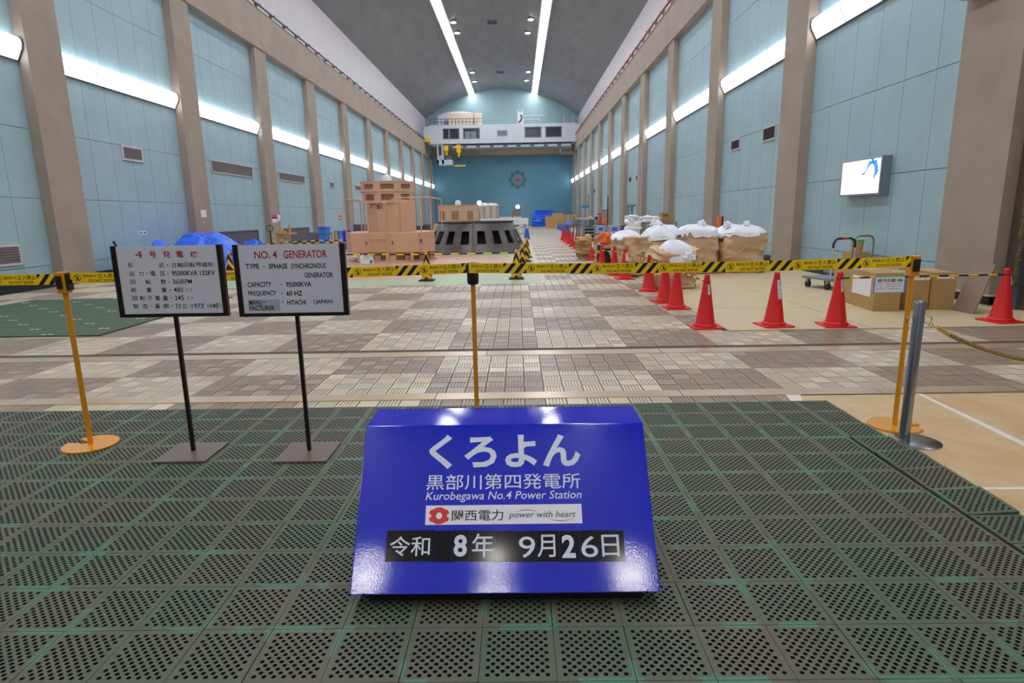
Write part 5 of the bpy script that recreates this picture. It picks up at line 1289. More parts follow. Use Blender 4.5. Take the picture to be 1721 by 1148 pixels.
# ================================================================== OVERHEAD CRANE
def crane():
    Y = 76.5; X = lambda u, v=225: PY(u, v, Y).x; Z = lambda v, u=845: PY(u, v, Y).z
    xl, xr = X(722), X(968); xc = (xl+xr)/2
    t = thing('overhead_crane', 'white overhead travelling crane spanning the hall near the back wall', 'crane', (xc, Y, Z(240)))
    z0 = Z(240); lx = lambda u, v=225: X(u, v)-xc; lz = lambda v: Z(v)-z0
    wins = [(744, 772), (778, 806.5), (881.5, 910), (916.5, 944.5)]
    zt, zb2, wt, wb = lz(208.5), 0.0, lz(214), lz(232.5)
    q = MB(); xs = [xl-xc]+[v for a, b in wins for v in (lx(a), lx(b))]+[xr-xc]
    for i in range(0, len(xs), 2): q.box(xs[i], xs[i+1], 0, 0.12, wb, wt)
    q.box(xl-xc, xr-xc, 0, 0.12, wt, zt); q.box(xl-xc, xr-xc, 0, 0.12, zb2, wb); q.box(xl-xc, xr-xc, 0.12, 3.0, zt-0.1, zt); q.box(xl-xc, xr-xc, 0.12, 3.0, 0, 0.1); q.box(xl-xc, xr-xc, 2.9, 3.0, 0.1, zt-0.1)
    q.build('girder', [M_CRANE], t)
    for a, b in wins:
        q = MB(); xa, xb = lx(a), lx(b); q.box(xa, xb, 0.3, 0.34, wb, wt); q.build('window', [M_GLASSD], t)
        q = MB(); 
        for c in ((xa, xa+0.1, wb, wt), (xb-0.1, xb, wb, wt), (xa, xb, wb, wb+0.1), (xa, xb, wt-0.1, wt)): q.box(c[0], c[1], 0.06, 0.14, c[2], c[3])
        q.build('window_frame', [M_GREYM], t)
    for u in (786, 796): q = MB(); q.box(lx(u-5), lx(u+4), 0.18, 0.28, wb, wb+0.9); q.build('cabinet', [M_GREYM], t)
    q = MB(); q.box(lx(753), lx(756), 0.18, 0.28, wb, wt); q.build('column', [M_GREYM], t)
    for a, b in ((713, 724), (966, 974)):
        q = MB(); q.box(lx(a), lx(b), -0.3, 3.3, lz(236), lz(211)); q.build('end_carriage', [M_CRANE], t)
        q = MB(); q.box(lx(a+1), lx(b), -0.5, -0.3, lz(237), lz(231)); q.build('buffer', [M_YEL], t)
    # lower hoist rail
    q = MB(); q.box(lx(757), lx(962), 0.6, 2.4, lz(249), lz(241.5)); q.build('hoist_beam', [M_GREYM], t)
    for k in range(9): u = 760+k*23; q = MB(); q.box(lx(u), lx(u+16), 0.4, 0.58, lz(246.5), lz(243)); q.build('lamp_tray', [M_WHITE], t)
    # cabin
    q = MB(); za, zc_ = lz(274), 0.0
    for c in ((733, 735.5), (740.5, 744)): q.box(lx(c[0]), lx(c[1]), 0.2, 0.35, za, 0)
    q.box(lx(733), lx(758), 0.2, 2.0, lz(274.5), lz(266.5)); q.box(lx(733), lx(744), 0.35, 1.9, za, 0); q.build('cabin', [M_CRANE], t)
    q = MB(); q.box(lx(735.5), lx(740.5), 0.2, 0.34, lz(258), lz(243.5)); q.build('cabin_window', [M_GLASSD], t)
    q = MB(); q.box(lx(746), lx(757), 0.3, 1.6, lz(266.5), lz(259)); q.build('winch', [M_GREYD], t)
    for u, v0, v1 in ((770, 242, 255), (749, 243, 252)): q = MB(); q.box(lx(u-3.5), lx(u+3.5), -0.2, 0.4, lz(v1), lz(v0)); q.lathe([(0.14, 0), (0.14, 0.5)], 12, c=(lx(u), 0.1, lz(v1)-0.5)); q.build('hook_block', [M_YEL], t)
    q = MB(); q.tube([(lx(770)+0.12*math.sin(a*0.5), 0.1, lz(258)-0.02-0.35*(1-math.cos(a*0.5))) for a in range(10)], 0.07, 6); q.build('hook', [M_BROWN], t, smooth=True)
    q = MB(); q.box(lx(762), lx(780), 0.1, 0.6, lz(278), lz(276)); q.build('hanging_beam', [M_YEL], t)
    q = MB(); q.box(lx(835.5), lx(852.5), -0.04, 0, lz(228.5), lz(219)); npz = q.build('nameplate', [M_GREYM], t)
    q = MB(); put_text(q, '150t', (lx(838), -0.041, lz(227)), (1, 0, 0), (0, 0, 1), lx(850)-lx(838), lz(221)-lz(227)); q.build('lettering', [M_GREYD], npz)
    # top: boxes, tank, railing, small cabinet
    q = MB(); q.box(lx(752), lx(796), 0.8, 2.4, zt, lz(187)); q.box(lx(797.5), lx(810), 0.8, 2.4, zt, lz(187)); q.build('tan_casing', [mat('crane_tan', (226, 205, 186), 0.5)], t, bevel=0.03)
    q = MB(); q.prism([(lx(732), zt), (lx(800), zt), (lx(800), lz(186)), (lx(790), lz(182)), (lx(775), lz(179.5)), (lx(757), lz(180)), (lx(742), lz(182.5)), (lx(732), lz(186))], 2.5, 4.4, axis='y'); q.build('tank', [M_CRANE], t, smooth=25)
    for k in range(14):
        u = 724+k*6; q = MB(); q.box(lx(u)-0.03, lx(u)+0.03, 0.05, 0.1, zt, lz(198.5)); 
        if u < 806: q.build('rail_post', [M_GREYD], t)
    q = MB(); q.box(lx(724), lx(812), 0.05, 0.1, lz(198.5), lz(197.7)); q.box(lx(724), lx(812), 0.05, 0.1, lz(203.5), lz(202.8)); q.build('handrail', [M_GREYD], t)
    q = MB(); q.box(lx(880), lx(916), 0.05, 0.1, lz(195.2), lz(194.4)); q.box(lx(880), lx(908), 0.05, 0.1, lz(201.5), lz(200.7))
    for u in (880, 893, 906, 948, 963): q.box(lx(u)-0.02, lx(u)+0.02, 0.05, 0.1, zt, lz(194.5))
    q.build('handrail', [M_WHITE], t)
    q = MB(); q.box(lx(870), lx(879.5), 0.3, 1.0, zt, lz(184)); cbn = q.build('control_cabinet', [M_WHITE], t); q = MB(); q.box(lx(871.5), lx(878), 0.27, 0.3, lz(187), lz(185.8)); q.tube([(lx(876), 0.25, lz(193)), (lx(877.5), 0.2, lz(197)), (lx(876), 0.2, lz(202)), (lx(872), 0.2, lz(206))], 0.09, 8); q.build('hose', [M_GREYD], cbn)
crane()

# ================================================================== STORED GOODS, RIGHT SIDE, FAR
def far_crate(lab, u0, u1, vt, vb, m=M_CARD2, D=0.9, wood=False, name='cardboard_box', z0=0.0, Y=None):
    Y = Y or G((u0+u1)/2, vb).y
    t, W, D, H = fbox(name, lab, 'box', u0, u1, vt, vb, Y, D, m, z0=z0)
    q = MB()
    if wood:
        for x in (-W/2, W/2-0.1): q.box(x, x+0.1, -0.02, 0, 0, H)
        q.box(-W/2+0.1, W/2-0.1, -0.02, 0, 0, 0.1); q.box(-W/2+0.1, W/2-0.1, -0.02, 0, H-0.1, H); q.build('batten', [M_WOOD], t)
    else: q.box(-0.03, 0.03, -0.002, 0, 0, H); q.box(-W/2, W/2, D/2-0.04, D/2+0.04, H, H+0.003); q.build('tape', [M_TAPEW], t)
    return t, W, D, H
Yc = G(925, 384).y
far_crate('plain wooden crate beside the far blue tarp', 917, 930, 363.5, 383, Y=Yc+2, wood=True, name='wooden_crate')
t, W, D, H = far_crate('lower wooden crate of the far stack of two', 928.5, 948, 371.5, 384.5, Y=Yc, wood=True, name='wooden_crate')
far_crate('upper wooden crate of the far stack of two', 929, 947, 358, 371, Y=Yc, z0=H+0.002, wood=True, name='wooden_crate')
far_crate('cardboard boxed goods right of the far crate stack, with red marks', 948.5, 961, 360.5, 378, Y=Yc+3, m=M_CARD)
far_crate('cardboard box farthest right of the far crates', 962, 974, 360.5, 378, Y=Yc+4)
def tarp(lab, cx, cy, W, D, H, k, peaks, m=M_TARP, rz=0.0, z=0.0, n=34):
    t = thing('tarpaulin', lab, 'tarpaulin', (cx, cy, z), rz); q = MB(); vs = []
    for j in range(n+1):
        for i in range(n+1):
            x = (i/n-0.5)*W; y = (j/n-0.5)*D; h = 0.0
            for px, py, pr, ph in peaks:
                d = math.hypot((x/W-px)/pr, (y/D-py)/pr); h = max(h, ph*(0.5+0.5*math.cos(PI*min(1, d)))**0.8)
            e = min(i, n-i, j, n-j)/3
            z_ = max(0.012, h*H*min(1, e)+(nz((x, y, 0), 2.2, k)*0.12+abs(nz((x, y, 0), 5, k+1))*0.1)*H*min(1, h*2)*min(1, e)); vs.append((x+nz((x, y, 1), 2, k)*0.12, y+nz((x, y, 4), 2, k)*0.12, z_))
    for i in range(n+1):
        pass
    q.add(vs, [(j*(n+1)+i, j*(n+1)+i+1, (j+1)*(n+1)+i+1, (j+1)*(n+1)+i) for j in range(n) for i in range(n)])
    o = q.build('sheet', [m], t, smooth=25); so = o.modifiers.new('thickness', 'SOLIDIFY'); so.thickness = 0.01; so.offset = -1
    return t
def boxtarp(lab, u0, u1, vt, vb, Y, D, k, top=0.0):
    a, b = PY(u0, vb, Y), PY(u1, vb, Y); H = PY(u0, vt, Y).z; t = thing('tarpaulin', lab, 'tarpaulin', ((a.x+b.x)/2, Y+D/2, 0))
    sack(0, 0, b.x-a.x, D, H, k, M_TARP, t, 'sheet', wr=0.12, n=40); return t
Yt = G(900, 381).y
boxtarp('far blue tarp over a low load, front part before the back wall', 894, 915, 367, 381, Yt, 2.5, 21)
boxtarp('far blue tarp over a taller load against the back wall', 896, 932, 354, 379, Yt+3, 3.0, 22)
# silver case stack, trays, bundles
def slats(lab, u0, u1, vt, vb, Y, D=0.9, n=5, side=M_GREYM, col=M_GREYM, name='tray_stack'):
    a, b = PY(u0, vb, Y), PY(u1, vb, Y); zt = PY(u0, vt, Y).z; t = thing(name, lab, 'rack', ((a.x+b.x)/2, Y, 0)); W = b.x-a.x; H = zt
    for k in range(n):
        z = H*(k+0.2)/n; q = MB(); q.box(-W/2, W/2, 0, D, z, z+H/n*0.45); q.build('tray', [col], t)
    for x in (-W/2, W/2-0.05): q = MB(); q.box(x-0.03, x+0.05, -0.03, D, 0, H); q.build('side_frame', [side], t)
    q = MB(); q.box(-W/2+0.05, W/2-0.05, 0.1, D-0.05, 0, H-0.02); q.build('inside', [M_BLACK], t)
    return t, W, H
Ys = G(1000, 408).y
slats('stack of silver trays with dark gaps, leftmost on the right side', 981, 1000.5, 380, 397, Ys, n=5)
for u0, u1, lab, pat in ((1001, 1017, 'pale plastic-wrapped case with a blue patch, left of two', 0), (1023, 1042, 'pale plastic-wrapped case with blue patches, right of two', 1)):
    t, W, D, H = fbox('wrapped_case', lab, 'case', u0, u1, 379, 398, Ys, 0.9, mat('case_pale', (176, 178, 196), 0.25), z0=0)
    q = MB(); q.box(-W*0.2, W*0.25, -0.004, 0, H*0.7, H*0.88); 
    if pat: q.box(0, W*0.3, -0.004, 0, H*0.2, H*0.6)
    q.build('blue_patch', [M_TARP], t)
    q = MB(); q.box(-W/2, W/2, -0.008, -0.004, H*0.48, H*0.53); q.build('band', [M_GREYD], t)
slats('low dark rack right of the wrapped cases', 1043, 1062, 379, 396, Ys+0.3, n=4, col=M_GREYD)
t = thing('pipe_post', 'black pole standing on the floor behind the wrapped cases', 'pole', (PY(1021, 390, Ys+1.4).x, Ys+1.4, 0)); q = MB(); q.tube([(0, 0, 0), (0, 0, PY(1021, 330, Ys+1).z)], 0.03, 8); q.build('pole', [M_BLACK], t, smooth=True)
q = MB(); q.lathe([(0.25, 0), (0.2, 0.04), (0.04, 0.06)], 16); q.build('foot', [M_BLACK], t)
Yq = Ys+6
t, W, D, H = fbox('worktable', 'grey work table with a white top behind the silver trays', 'table', 972, 1000, 366, 378, Yq, 1.2, M_PINK, z0=PY(986, 369, Yq).z, part='tabletop')
hz_ = t.location.z
for x in (-W/2+0.1, W/2-0.1):
    for y in (0.1, 1.0): q = MB(); q.box(x-0.04, x+0.04, y, y+0.08, -hz_, 0); q.build('leg', [M_GREYM], t)
for k in range(6): q = MB(); x = -W*0.1+k*W*0.1; q.box(x, x+0.05, 0.0, 0.05, -hz_*0.75, -0.05); q.build('rod', [M_STEEL], t)
p = G(1008.5, 382); Yx = Yq+1; x = PY(1008.5, 370, Yx).x; zt = PY(1008, 361, Yx).z
t = thing('fire_extinguisher', 'red fire extinguisher standing high behind the wrapped cases', 'extinguisher', (x, Yx, 0))
q = MB(); zb = PY(1008, 376, Yx).z; q.lathe([(0.1, 0), (0.1, (zt-zb)*0.75), (0.07, (zt-zb)*0.85), (0.03, (zt-zb)*0.9), (0.03, zt-zb)], 16, c=(0, 0, zb)); q.build('cylinder', [M_RED], t, smooth=30)
q = MB(); q.box(-0.25, 0.25, -0.2, 0.2, 0, zb); q.build('stand', [M_GREYD], t); q = MB(); q.box(-0.14, 0.1, -0.02, 0.02, zt, zt+0.06); q.build('lever', [M_BLACK], t)
for u0, u1, vt, vb, m, lab, cat in ((990, 996, 363, 368, M_YEL, 'small yellow case on the far clutter beside the extinguisher', 'case'), (998, 1005, 364.5, 369, M_BROWN, 'small brown case beside the yellow one', 'case'), (1013, 1022, 367, 378, M_WOOD, 'wooden stool frame right of the extinguisher', 'stool'), (952, 960, 370, 378, mat('pale_blue', (110, 160, 250), .4), 'pale blue bag on the far clutter above the cone row', 'bag'), (963, 971, 367, 378, M_GREYM, 'grey box with a blue label left of the work table', 'box')):
    Y = Yq+1.7; a, b = PY(u0, vb, Y), PY(u1, vb, Y); z1 = PY(u0, vt, Y).z; zb = PY(u0, vb, Y).z
    t = thing('small_case' if cat == 'case' else cat, lab, cat, ((a.x+b.x)/2, Y, 0)); W = b.x-a.x
    q = MB(); q.box(-W/2, W/2, 0, 0.4, zb, z1); q.build('body', [m], t, bevel=0.03)
    for x in (-W/2+0.03, W/2-0.07): q = MB(); q.box(x, x+0.04, 0.05, 0.35, 0, zb); q.build('leg', [M_GREYD], t)
# blue topped frame and grey post by the pillars
Yb_ = 62; a, b = PY(977, 355, Yb_), PY(990, 355, Yb_); t = thing('lift_frame', 'pale blue lifting frame with a blue head near the far right pillars', 'frame', ((a.x+b.x)/2, Yb_, 0)); W = b.x-a.x
q = MB(); q.box(-W/2, W/2, 0, 0.5, PY(984, 350, Yb_).z, PY(984, 345, Yb_).z); q.build('head', [mat('lift_blue', (70, 150, 200), .5)], t)
for x in (-W/2, W/2-0.1): q = MB(); q.box(x, x+0.1, 0, 0.1, 0, PY(984, 350, Yb_).z); q.build('mast', [mat('lift_pale', (140, 176, 190), .5)], t)
q = MB(); q.box(W/2-0.1, W/2, 0, 0.1, PY(984, 345, Yb_).z, PY(984, 327, Yb_).z); q.build('mast', [mat('lift_blue', (70, 150, 200), .5)], t)
t = thing('steel_upright', 'grey steel upright with a flat cap before a right pillar', 'post', (PY(1046, 370, 37).x, 34.5, 0)); Yg = 34.5
zt = PY(1046, 347, Yg).z
q = MB(); q.box(-0.14, -0.06, 0, 0.2, 0, zt); q.build('web', [M_GREYM], t); q = MB(); q.box(0.06, 0.16, 0, 0.2, 0, zt); q.build('web', [M_GREYM], t); q = MB(); q.box(-0.3, 0.3, -0.05, 0.3, zt, zt+0.1); q.build('cap', [M_GREYM], t)
t = thing('steel_upright', 'pale grey leaning panel by the pillar behind the fire extinguisher', 'panel', (PY(1017, 370, 44).x, 44, 0)); q = MB(); q.box(-0.3, 0.3, 0, 0.15, 0, PY(1017, 352, 44).z); q.build('panel', [M_TAN], t); q = MB(); q.box(-0.3, 0.3, -0.02, 0, PY(1017, 352, 44).z-0.06, PY(1017, 352, 44).z); q.build('edge', [M_GREYM], t)
# frame table with the carton and sacks
Yf = 24.5; a, b = PY(1076, 385, Yf), PY(1138, 385, Yf); ztab = PY(1100, 374, Yf).z
t = thing('frame_table', 'dark steel frame table behind the kraft bags', 'table', ((a.x+b.x)/2, Yf, 0)); W = b.x-a.x
q = MB(); q.box(-W/2, W/2, 0, 1.3, ztab-0.05, ztab); q.build('tabletop', [M_GREYM], t)
for x in (-W/2, W/2-0.06):
    for y in (0, 1.24): q = MB(); q.box(x, x+0.06, y, y+0.06, 0, ztab-0.05); q.build('leg', [M_GREYM], t)
for s in (-1, 1): q = MB(); q.tube([(s*(W/2-0.03), 0.0, ztab*0.45), (s*(W/2-0.4), 0.0, ztab-0.06)], 0.03, 6); q.build('brace', [M_GREYM], t)
q = MB(); q.box(-W/2+0.1, W/2-0.1, 0.3, 1.2, ztab*0.35, ztab*0.4); q.build('shelf', [M_BLACK], t)
Yk = Yf+0.2; a, b = PY(1113, 365, Yk), PY(1134, 365, Yk); zt = PY(1120, 357.5, Yk).z
t = thing('cardboard_box', 'open cardboard box with raised flaps on the steel frame table', 'box', ((a.x+b.x)/2, Yk, ztab+0.002)); W = b.x-a.x; H = zt-ztab
q = MB(); q.box(-W/2, W/2, 0, 0.02, 0, H*0.75); q.box(-W/2, W/2, 0.5, 0.52, 0, H); q.box(-W/2, -W/2+0.02, 0.02, 0.5, 0, H*0.75); q.box(W/2-0.02, W/2, 0.02, 0.5, 0, H*0.75); q.box(-W/2, W/2, 0.02, 0.5, 0, 0.02); q.build('body', [M_CARD], t)
q = MB(); q.add([(-W/2, 0, H*.75), (0, 0, H*.75), (0.02, -0.14, H*.85), (-W/2, -0.14, H*.85)], [(0, 1, 2, 3)]); fl = q.build('flap', [M_CARD2], t); fl.modifiers.new('s', 'SOLIDIFY').thickness = 0.01
for u0, u1, v0, v1, nm, lab, kk in ((1077, 1111, 362.5, 372.5, 'sack', 'plump white sack lying on the steel frame table', 31), (1054, 1077, 363, 374, 'sack', 'white sack hanging over the left end of the frame table', 32)):
    Y = Yf-(0.1 if kk == 31 else 0.8); a, b = PY(u0, 370, Y), PY(u1, 370, Y); z0 = ztab+0.003 if kk == 31 else 0.0; H = PY(u0, v0, Y).z-z0
    t = thing('sack', lab, 'sack', ((a.x+b.x)/2, Y+0.35, z0)); sack(0, 0, b.x-a.x, 0.6, H*0.8 if kk == 31 else H, kk, M_LINER, t, 'sack_body', wr=0.06 if kk == 31 else 0.12, n=36, top=0.25 if kk == 31 else 0)
    knot(t, -(b.x-a.x)*0.45 if kk == 31 else 0.1, -0.1, H*0.6, 0.07, kk)
# between cones and bags: bundle, black crate, yellow-black gear
Ym = G(1022, 446).y
t, W, D, H = fbox('plastic_crate', 'black plastic crate standing behind the walkway cones', 'crate', 1016.5, 1029, 418, 437, Ym, 0.5, M_BLACK, z0=0)
for k in range(4): q = MB(); q.box(-W/2-0.01, W/2+0.01, -0.012, 0, H*(0.15+0.22*k), H*(0.2+0.22*k)); q.build('rib', [M_RUBBER], t)
a, b = PY(1003, 430, Ym+0.2), PY(1014, 430, Ym+0.2)
t = thing('cable_reel', 'yellow and black gear standing left of the black crate', 'reel', ((a.x+b.x)/2, Ym+0.25, 0)); W = b.x-a.x
q = MB(); q.lathe([(W*0.5, 0), (W*0.5, 0.05), (W*0.3, 0.08), (W*0.3, 0.35), (W*0.5, 0.38), (W*0.5, 0.42)], 20); q.build('drum', [M_YEL], t, smooth=30); q = MB(); q.lathe([(W*0.46, 0.09), (W*0.46, 0.34)], 20); q.build('cable', [M_BLACK], t, smooth=30)
q = MB(); q.lathe([(W*0.4, 0.42), (W*0.45, 0.58)], 16); q.build('cap', [mat('navy', (36, 48, 88), .5)], t)
Yo = Ym+0.9; a, b = PY(1003, 405, Yo), PY(1036, 405, Yo); zt = PY(1020, 397, Yo).z
t = thing('bundle', 'orange and white cloth bundle piled behind the walkway cones', 'bundle', ((a.x+b.x)/2, Yo+0.4, 0)); W = b.x-a.x
sack(0, 0, W, 0.8, zt*0.85, 41, M_KRAFT, t, 'load', wr=0.1, n=36)
knot(t, -W*0.05, -0.25, zt*0.86, 0.22, 42, M_ORANGE, 'orange_cloth'); knot(t, W*0.3, -0.2, zt*0.86, 0.17, 43, M_LINER, 'white_cloth'); knot(t, -W*0.35, -0.2, zt*0.84, 0.14, 44, M_CARD, 'tan_cloth')
for k, (u, v, w_, lab) in enumerate(((985, 402, 26, 'low tan canvas load behind the tight pair of cones'), (1030, 400, 30, 'low tan canvas load behind the orange bundle'))):
    Y = Ym+2.6+k*0.6; a, b = PY(u-w_/2, v, Y), PY(u+w_/2, v, Y); t = thing('canvas_load', lab, 'load', ((a.x+b.x)/2, Y+0.5, 0)); sack(0, 0, b.x-a.x, 0.9, PY(u, 400, Y).z, 50+k, M_CARD, t, 'canvas', wr=0.1, n=36); knot(t, 0.1, -0.2, PY(u, 400, Y).z, 0.12, 52+k, M_PLY2, 'fold')
# orange plank leaning by the second pillar, white roll by the wall
a = PY(1206, 388, 21.5); t = thing('plank', 'orange-edged dark plank leaning behind the rightmost bags', 'plank', (a.x, 21.5, 0)); q = MB(); q.add([(0, 0, 0), (0.06, 0, 0), (0.2, 0.2, PY(1206, 364, 21.5).z), (0.1, 0.2, PY(1206, 364, 21.5).z), (0, 0.25, 0), (0.06, 0.25, 0), (0.2, 0.45, PY(1206, 364, 21.5).z), (0.1, 0.45, PY(1206, 364, 21.5).z)], [(0, 1, 2, 3), (7, 6, 5, 4), (0, 4, 5, 1), (1, 5, 6, 2), (2, 6, 7, 3), (3, 7, 4, 0)]); q.build('board', [M_ORANGE], t)
q = MB(); q.add([(0.06, -0.01, 0), (0.1, -0.01, 0), (0.25, 0.19, PY(1206, 364, 21.5).z), (0.2, 0.19, PY(1206, 364, 21.5).z), (0.06, 0.2, 0), (0.1, 0.2, 0), (0.25, 0.4, PY(1206, 364, 21.5).z), (0.2, 0.4, PY(1206, 364, 21.5).z)], [(0, 1, 2, 3), (7, 6, 5, 4), (0, 4, 5, 1), (1, 5, 6, 2), (2, 6, 7, 3), (3, 7, 4, 0)]); q.build('edge', [M_BLACK], t)

# ================================================================== LEFT SIDE GOODS
def mound(lab, u0, u1, vt, Y, D, k, peaks):
    a, b = PY(u0, 420, Y), PY(u1, 420, Y); H = PY((u0+u1)/2, vt, Y-D*0.0).z; return tarp(lab, (a.x+b.x)/2, Y, b.x-a.x, D, H, k, peaks)
mound('large bright blue tarp mound behind the sign boards', 298, 410, 391, 19.8, 3.4, 3, [(-0.14, 0, 0.62, 1.0), (0.12, 0.0, 0.62, 0.9), (0.0, 0.0, 0.66, 0.97)])
mound('small blue tarp mound left of the large one', 238, 303, 403, 17.0, 1.3, 5, [(0, 0, 0.5, 1.0), (0.2, 0, 0.4, 0.8)])
mound('flat blue tarp spread right of the large mound', 404, 452, 402, 22.3, 0.95, 7, [(0, 0, 0.75, 1.0), (-0.3, 0, 0.4, 0.9), (0.3, 0, 0.4, 0.9)])
# slate boards leaning before the third bay
p0 = PY(492, 408, 25.2)
for k, (u0, u1, v0, v1, lab) in enumerate(((490, 516, 394, 408, 'slate grey board leaning left of two by the left wall'), (516, 538, 391, 406, 'slate grey board leaning right of two, beside the blue bins'))):
    Y = 26.2+k*0.9; a, b = PY(u0, 400, Y), PY(u1, 400, Y); z1 = PY(u0, v0, Y).z; t = thing('leaning_board', lab, 'board', (a.x, Y, 0)); W = b.x-a.x
    q = MB(); q.add([(0.1, -0.5, 0), (W, -0.5, 0), (W, 0, z1), (0, 0, z1)]+[(0.1, -0.46, 0), (W, -0.46, 0), (W, 0.04, z1), (0, 0.04, z1)], [(0, 1, 2, 3), (7, 6, 5, 4), (0, 4, 5, 1), (1, 5, 6, 2), (2, 6, 7, 3), (3, 7, 4, 0)]); q.build('panel', [M_GREYD], t)
# pallet truck and table
Yp2 = 23.5; a = PY(455, 400, Yp2); t = thing('pallet_truck', 'dark pallet truck with a loop handle by the third left pillar', 'pallet truck', (a.x, Yp2, 0))
zt = PY(455, 379, Yp2).z; zl = PY(455, 389, Yp2).z
q = MB(); q.tube([(0.13*math.cos(k*PI/8), 0, (zt+zl)/2+0.12*math.sin(k*PI/8)) for k in range(16)], 0.014, 6, closed=True); q.build('loop_handle', [M_BLACK], t, smooth=True)
q = MB(); q.tube([(0, 0, 0.2), (0, 0, zl)], 0.025, 8); q.tube([(0, 0, (zl+zt)/2-0.1), (0, 0, (zl+zt)/2+0.1)], 0.01, 6); q.build('shaft', [M_BLACK], t, smooth=True)
q = MB(); q.box(-0.13, 0.13, -0.05, 0.15, 0.05, 0.45); q.build('pump', [M_BLACK], t); 
for x in (-0.2, 0.08): q = MB(); q.box(x, x+0.14, 0.15, 0.9, 0.06, 0.12); q.build('fork', [M_GREYD], t)
q = MB(); q.tube([(-0.05, 0, 0.08), (0.05, 0, 0.08)], 0.08, 12); q.build('wheel', [M_RUBBER], t)
a, b = PY(462, 395, Yp2+0.95), PY(488, 395, Yp2+0.95); W = b.x-a.x; zt = PY(470, 392, Yp2+0.95).z
t = thing('wooden_table', 'rough wooden work table right of the pallet truck', 'table', ((a.x+b.x)/2, Yp2+0.95, 0))
q = MB(); q.box(-W/2, W/2, 0, 0.8, zt-0.06, zt); q.build('tabletop', [M_WOOD], t); q = MB(); q.box(-W/2+0.05, W/2-0.05, 0.02, 0.06, zt-0.2, zt-0.06); q.build('apron', [M_WOOD], t)
for x in (-W/2+0.05, 0, W/2-0.1): q = MB(); q.box(x, x+0.06, 0.05, 0.1, 0, zt-0.06); q.build('leg', [M_WOOD], t)
q = MB(); q.box(-0.1, 0.05, 0.2, 0.3, zt, zt+0.1); tag(q.build('wood_block', [M_CARD2], loc=tuple(t.location)), 'small wood block on the wooden work table', 'block')
q = MB(); q.box(W/2-0.12, W/2-0.07, 0.2, 0.3, zt+0.001, zt+0.32); tag(q.build('wood_post', [M_CARD2], loc=tuple(t.location)), 'upright wooden stick on the right end of the work table', 'stick')
def bin_(lab, u0, u1, vt, vb, Y, m=M_BIN, z0=0.0):
    a, b = PY(u0, vb, Y), PY(u1, vb, Y); H = PY(u0, vt, Y).z-z0; W = b.x-a.x; t = thing('storage_bin', lab, 'bin', ((a.x+b.x)/2, Y+0.3, z0))
    q = MB(); q.box(-W/2, W/2, -0.3, 0.3, H-0.06, H); q.build('rim', [m], t, bevel=0.01); q = MB(); q.box(-W/2+0.04, W/2-0.04, -0.27, 0.27, H-0.06, 0.0, taper=0.96); q.build('tub', [m], t, bevel=0.01); q = MB(); q.box(-0.06, 0.06, -0.31, -0.3, H-0.1, H-0.03); q.build('latch', [M_GREYD], t); return H
Yn = 26.5
h = bin_('blue storage bin at the bottom of the stack of two by the left pillar', 536, 550, 391, 408, Yn)
bin_('blue storage bin on top of the stack of two by the left pillar', 533, 550, 381, 391, Yn, z0=h+0.002)
bin_('single blue storage bin right of the upright cardboard box', 563, 572, 388, 402, Yn+1)
bin_('dark blue storage bin nearest the tan machine', 574, 584, 387, 396, Yn+3, mat('bin_dark', (36, 60, 214), .4))
t, W, D, H = fbox('cardboard_box', 'upright brown cardboard box between the blue bins', 'box', 556, 563.5, 389.5, 402, Yn+0.6, 0.4, M_CARD, z0=0); q = MB(); q.box(-0.03, 0.03, -0.002, 0, 0, H); q.build('tape', [M_TAPEW], t)
# low striped rails along the left store
pr_ = [(392, 413), (440, 411), (500, 406), (545, 404), (585, 404)]
for k in range(4):
    Y = 23.9+k*0.3; p, r_ = PY(pr_[k][0], pr_[k][1], Y), PY(pr_[k+1][0]-1, pr_[k+1][1], Y+0.3)
    t = thing('striped_rail', 'black and yellow double guard rail of the left store, %s section from the left' % ORD[k].replace('nearest', 'first'), 'rail', p); d = r_-p; n = max(4, int(d.length/0.16))
    for dz in (0, -0.09):
        o_ = Vector((0, 0, dz))
        for i in range(n): q = MB(); q.tube([o_+d*(i/n), o_+d*((i+1)/n)], 0.02, 6); q.build('band', [(M_BLACK, M_YEL)[(i+(dz < 0)) % 2]], t)
    q2 = MB(); q2.tube([(0.02, 0, -p.z), (0.02, 0, 0.03)], 0.015, 6); q2.build('support', [M_BLACK], t)
x, y = gp(434, 414); 
cone(PY(435, 407, 23).x, 23, 'red cone tip showing above the English sign board', rz=0.3, scale=0.8)
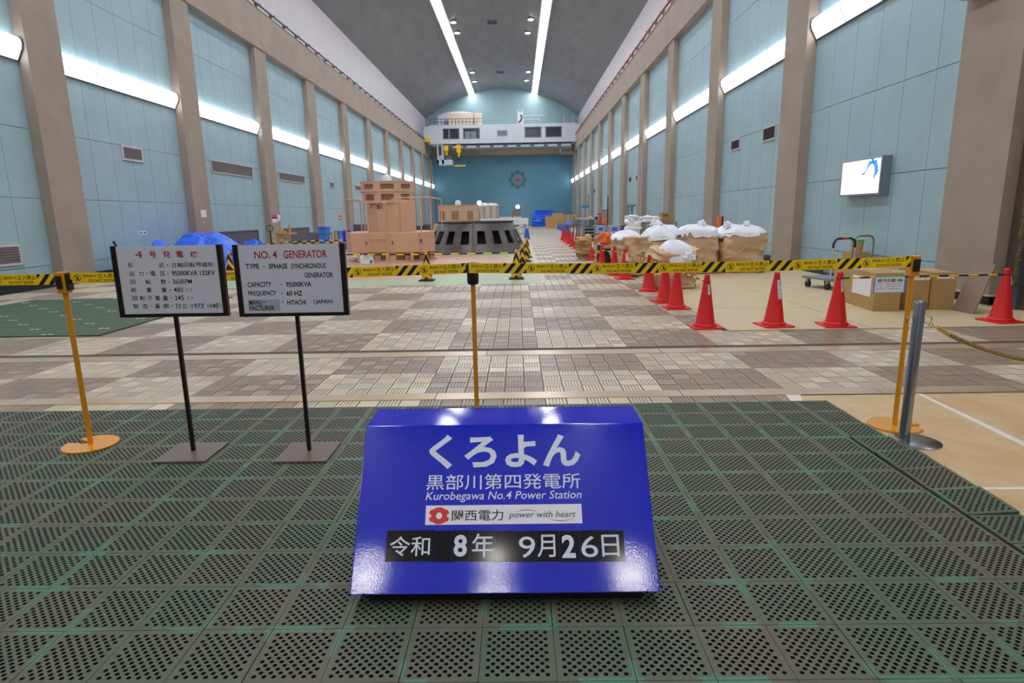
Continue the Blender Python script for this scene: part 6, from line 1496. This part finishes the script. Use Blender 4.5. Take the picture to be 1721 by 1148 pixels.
# winch beside the first left pillar
p = PY(160, 420, 15.6); t = thing('wall_equipment', 'grey motor unit with a round black nose fixed beside the nearest left pillar', 'equipment', (XL+0.3, 16.6, 0)); zc = PX(164, 427, XL+0.4).z
X0 = 0.0
q = MB(); q.box(0.08, 0.36, -0.14, 0.2, zc-0.12, zc+0.14); q.build('housing', [M_GREYD], t, bevel=0.03)
q = MB(); q.tube([(0.36, 0.03, zc+0.02), (0.46, 0.03, zc+0.02)], 0.07, 16); q.build('nose', [M_BLACK], t)
q = MB(); q.tube([(0.16, -0.05, zc+0.14), (0.1, -0.05, zc+0.3)], 0.03, 8); q.build('stub', [M_RUBBER], t); q = MB(); q.tube([(0.25, 0, 0), (0.25, 0, zc-0.1)], 0.05, 10); q.lathe([(0.1, 0), (0.11, 0.12)], 12, c=(0.25, 0, zc-0.35)); q.build('post', [M_BLACK], t)
# camera on the right wall and low goods row behind the machine on the left
t = thing('surveillance_camera', 'small white wall camera high beside a right pillar', 'camera', (XR-0.001, PX(1017, 252, XR).y, PX(1017, 252, XR).z)); zc = 0
q = MB(); q.box(-0.3, 0.0, -0.05, 0.05, zc-0.05, zc+0.05); q.build('bracket', [M_WHITE], t); q = MB(); q.lathe([(0.02, -0.25), (0.14, -0.2), (0.16, -0.05), (0.12, 0.0)], 16, c=(-0.3, 0, zc)); q.build('dome', [M_GREYM], t, smooth=40)
for k, (u0, u1, vt, lab, m) in enumerate(((594, 611, 377, 'dark rack of parts behind the railing of the tan machine', M_GREYD), (697, 709, 380, 'dark parts bin behind the tan machine, right side', M_BROWN), (712, 727, 377, 'dark coil of hoses behind the right railing of the tan machine', M_GREYD))):
    t, W, D, H = fbox('parts_rack', lab, 'rack', u0, u1, vt, 395, 31+k, 0.8, m, z0=0)
    for j in range(3): q = MB(); q.box(-W/2, W/2, -0.03, 0, H*(0.75+0.08*j), H*(0.78+0.08*j)); q.build('shelf_edge', [M_STEEL], t)
print('tiles', len(cells), 'objects', len(bpy.data.objects), 'tris', sum(len(m.polygons) for m in bpy.data.meshes)*2)
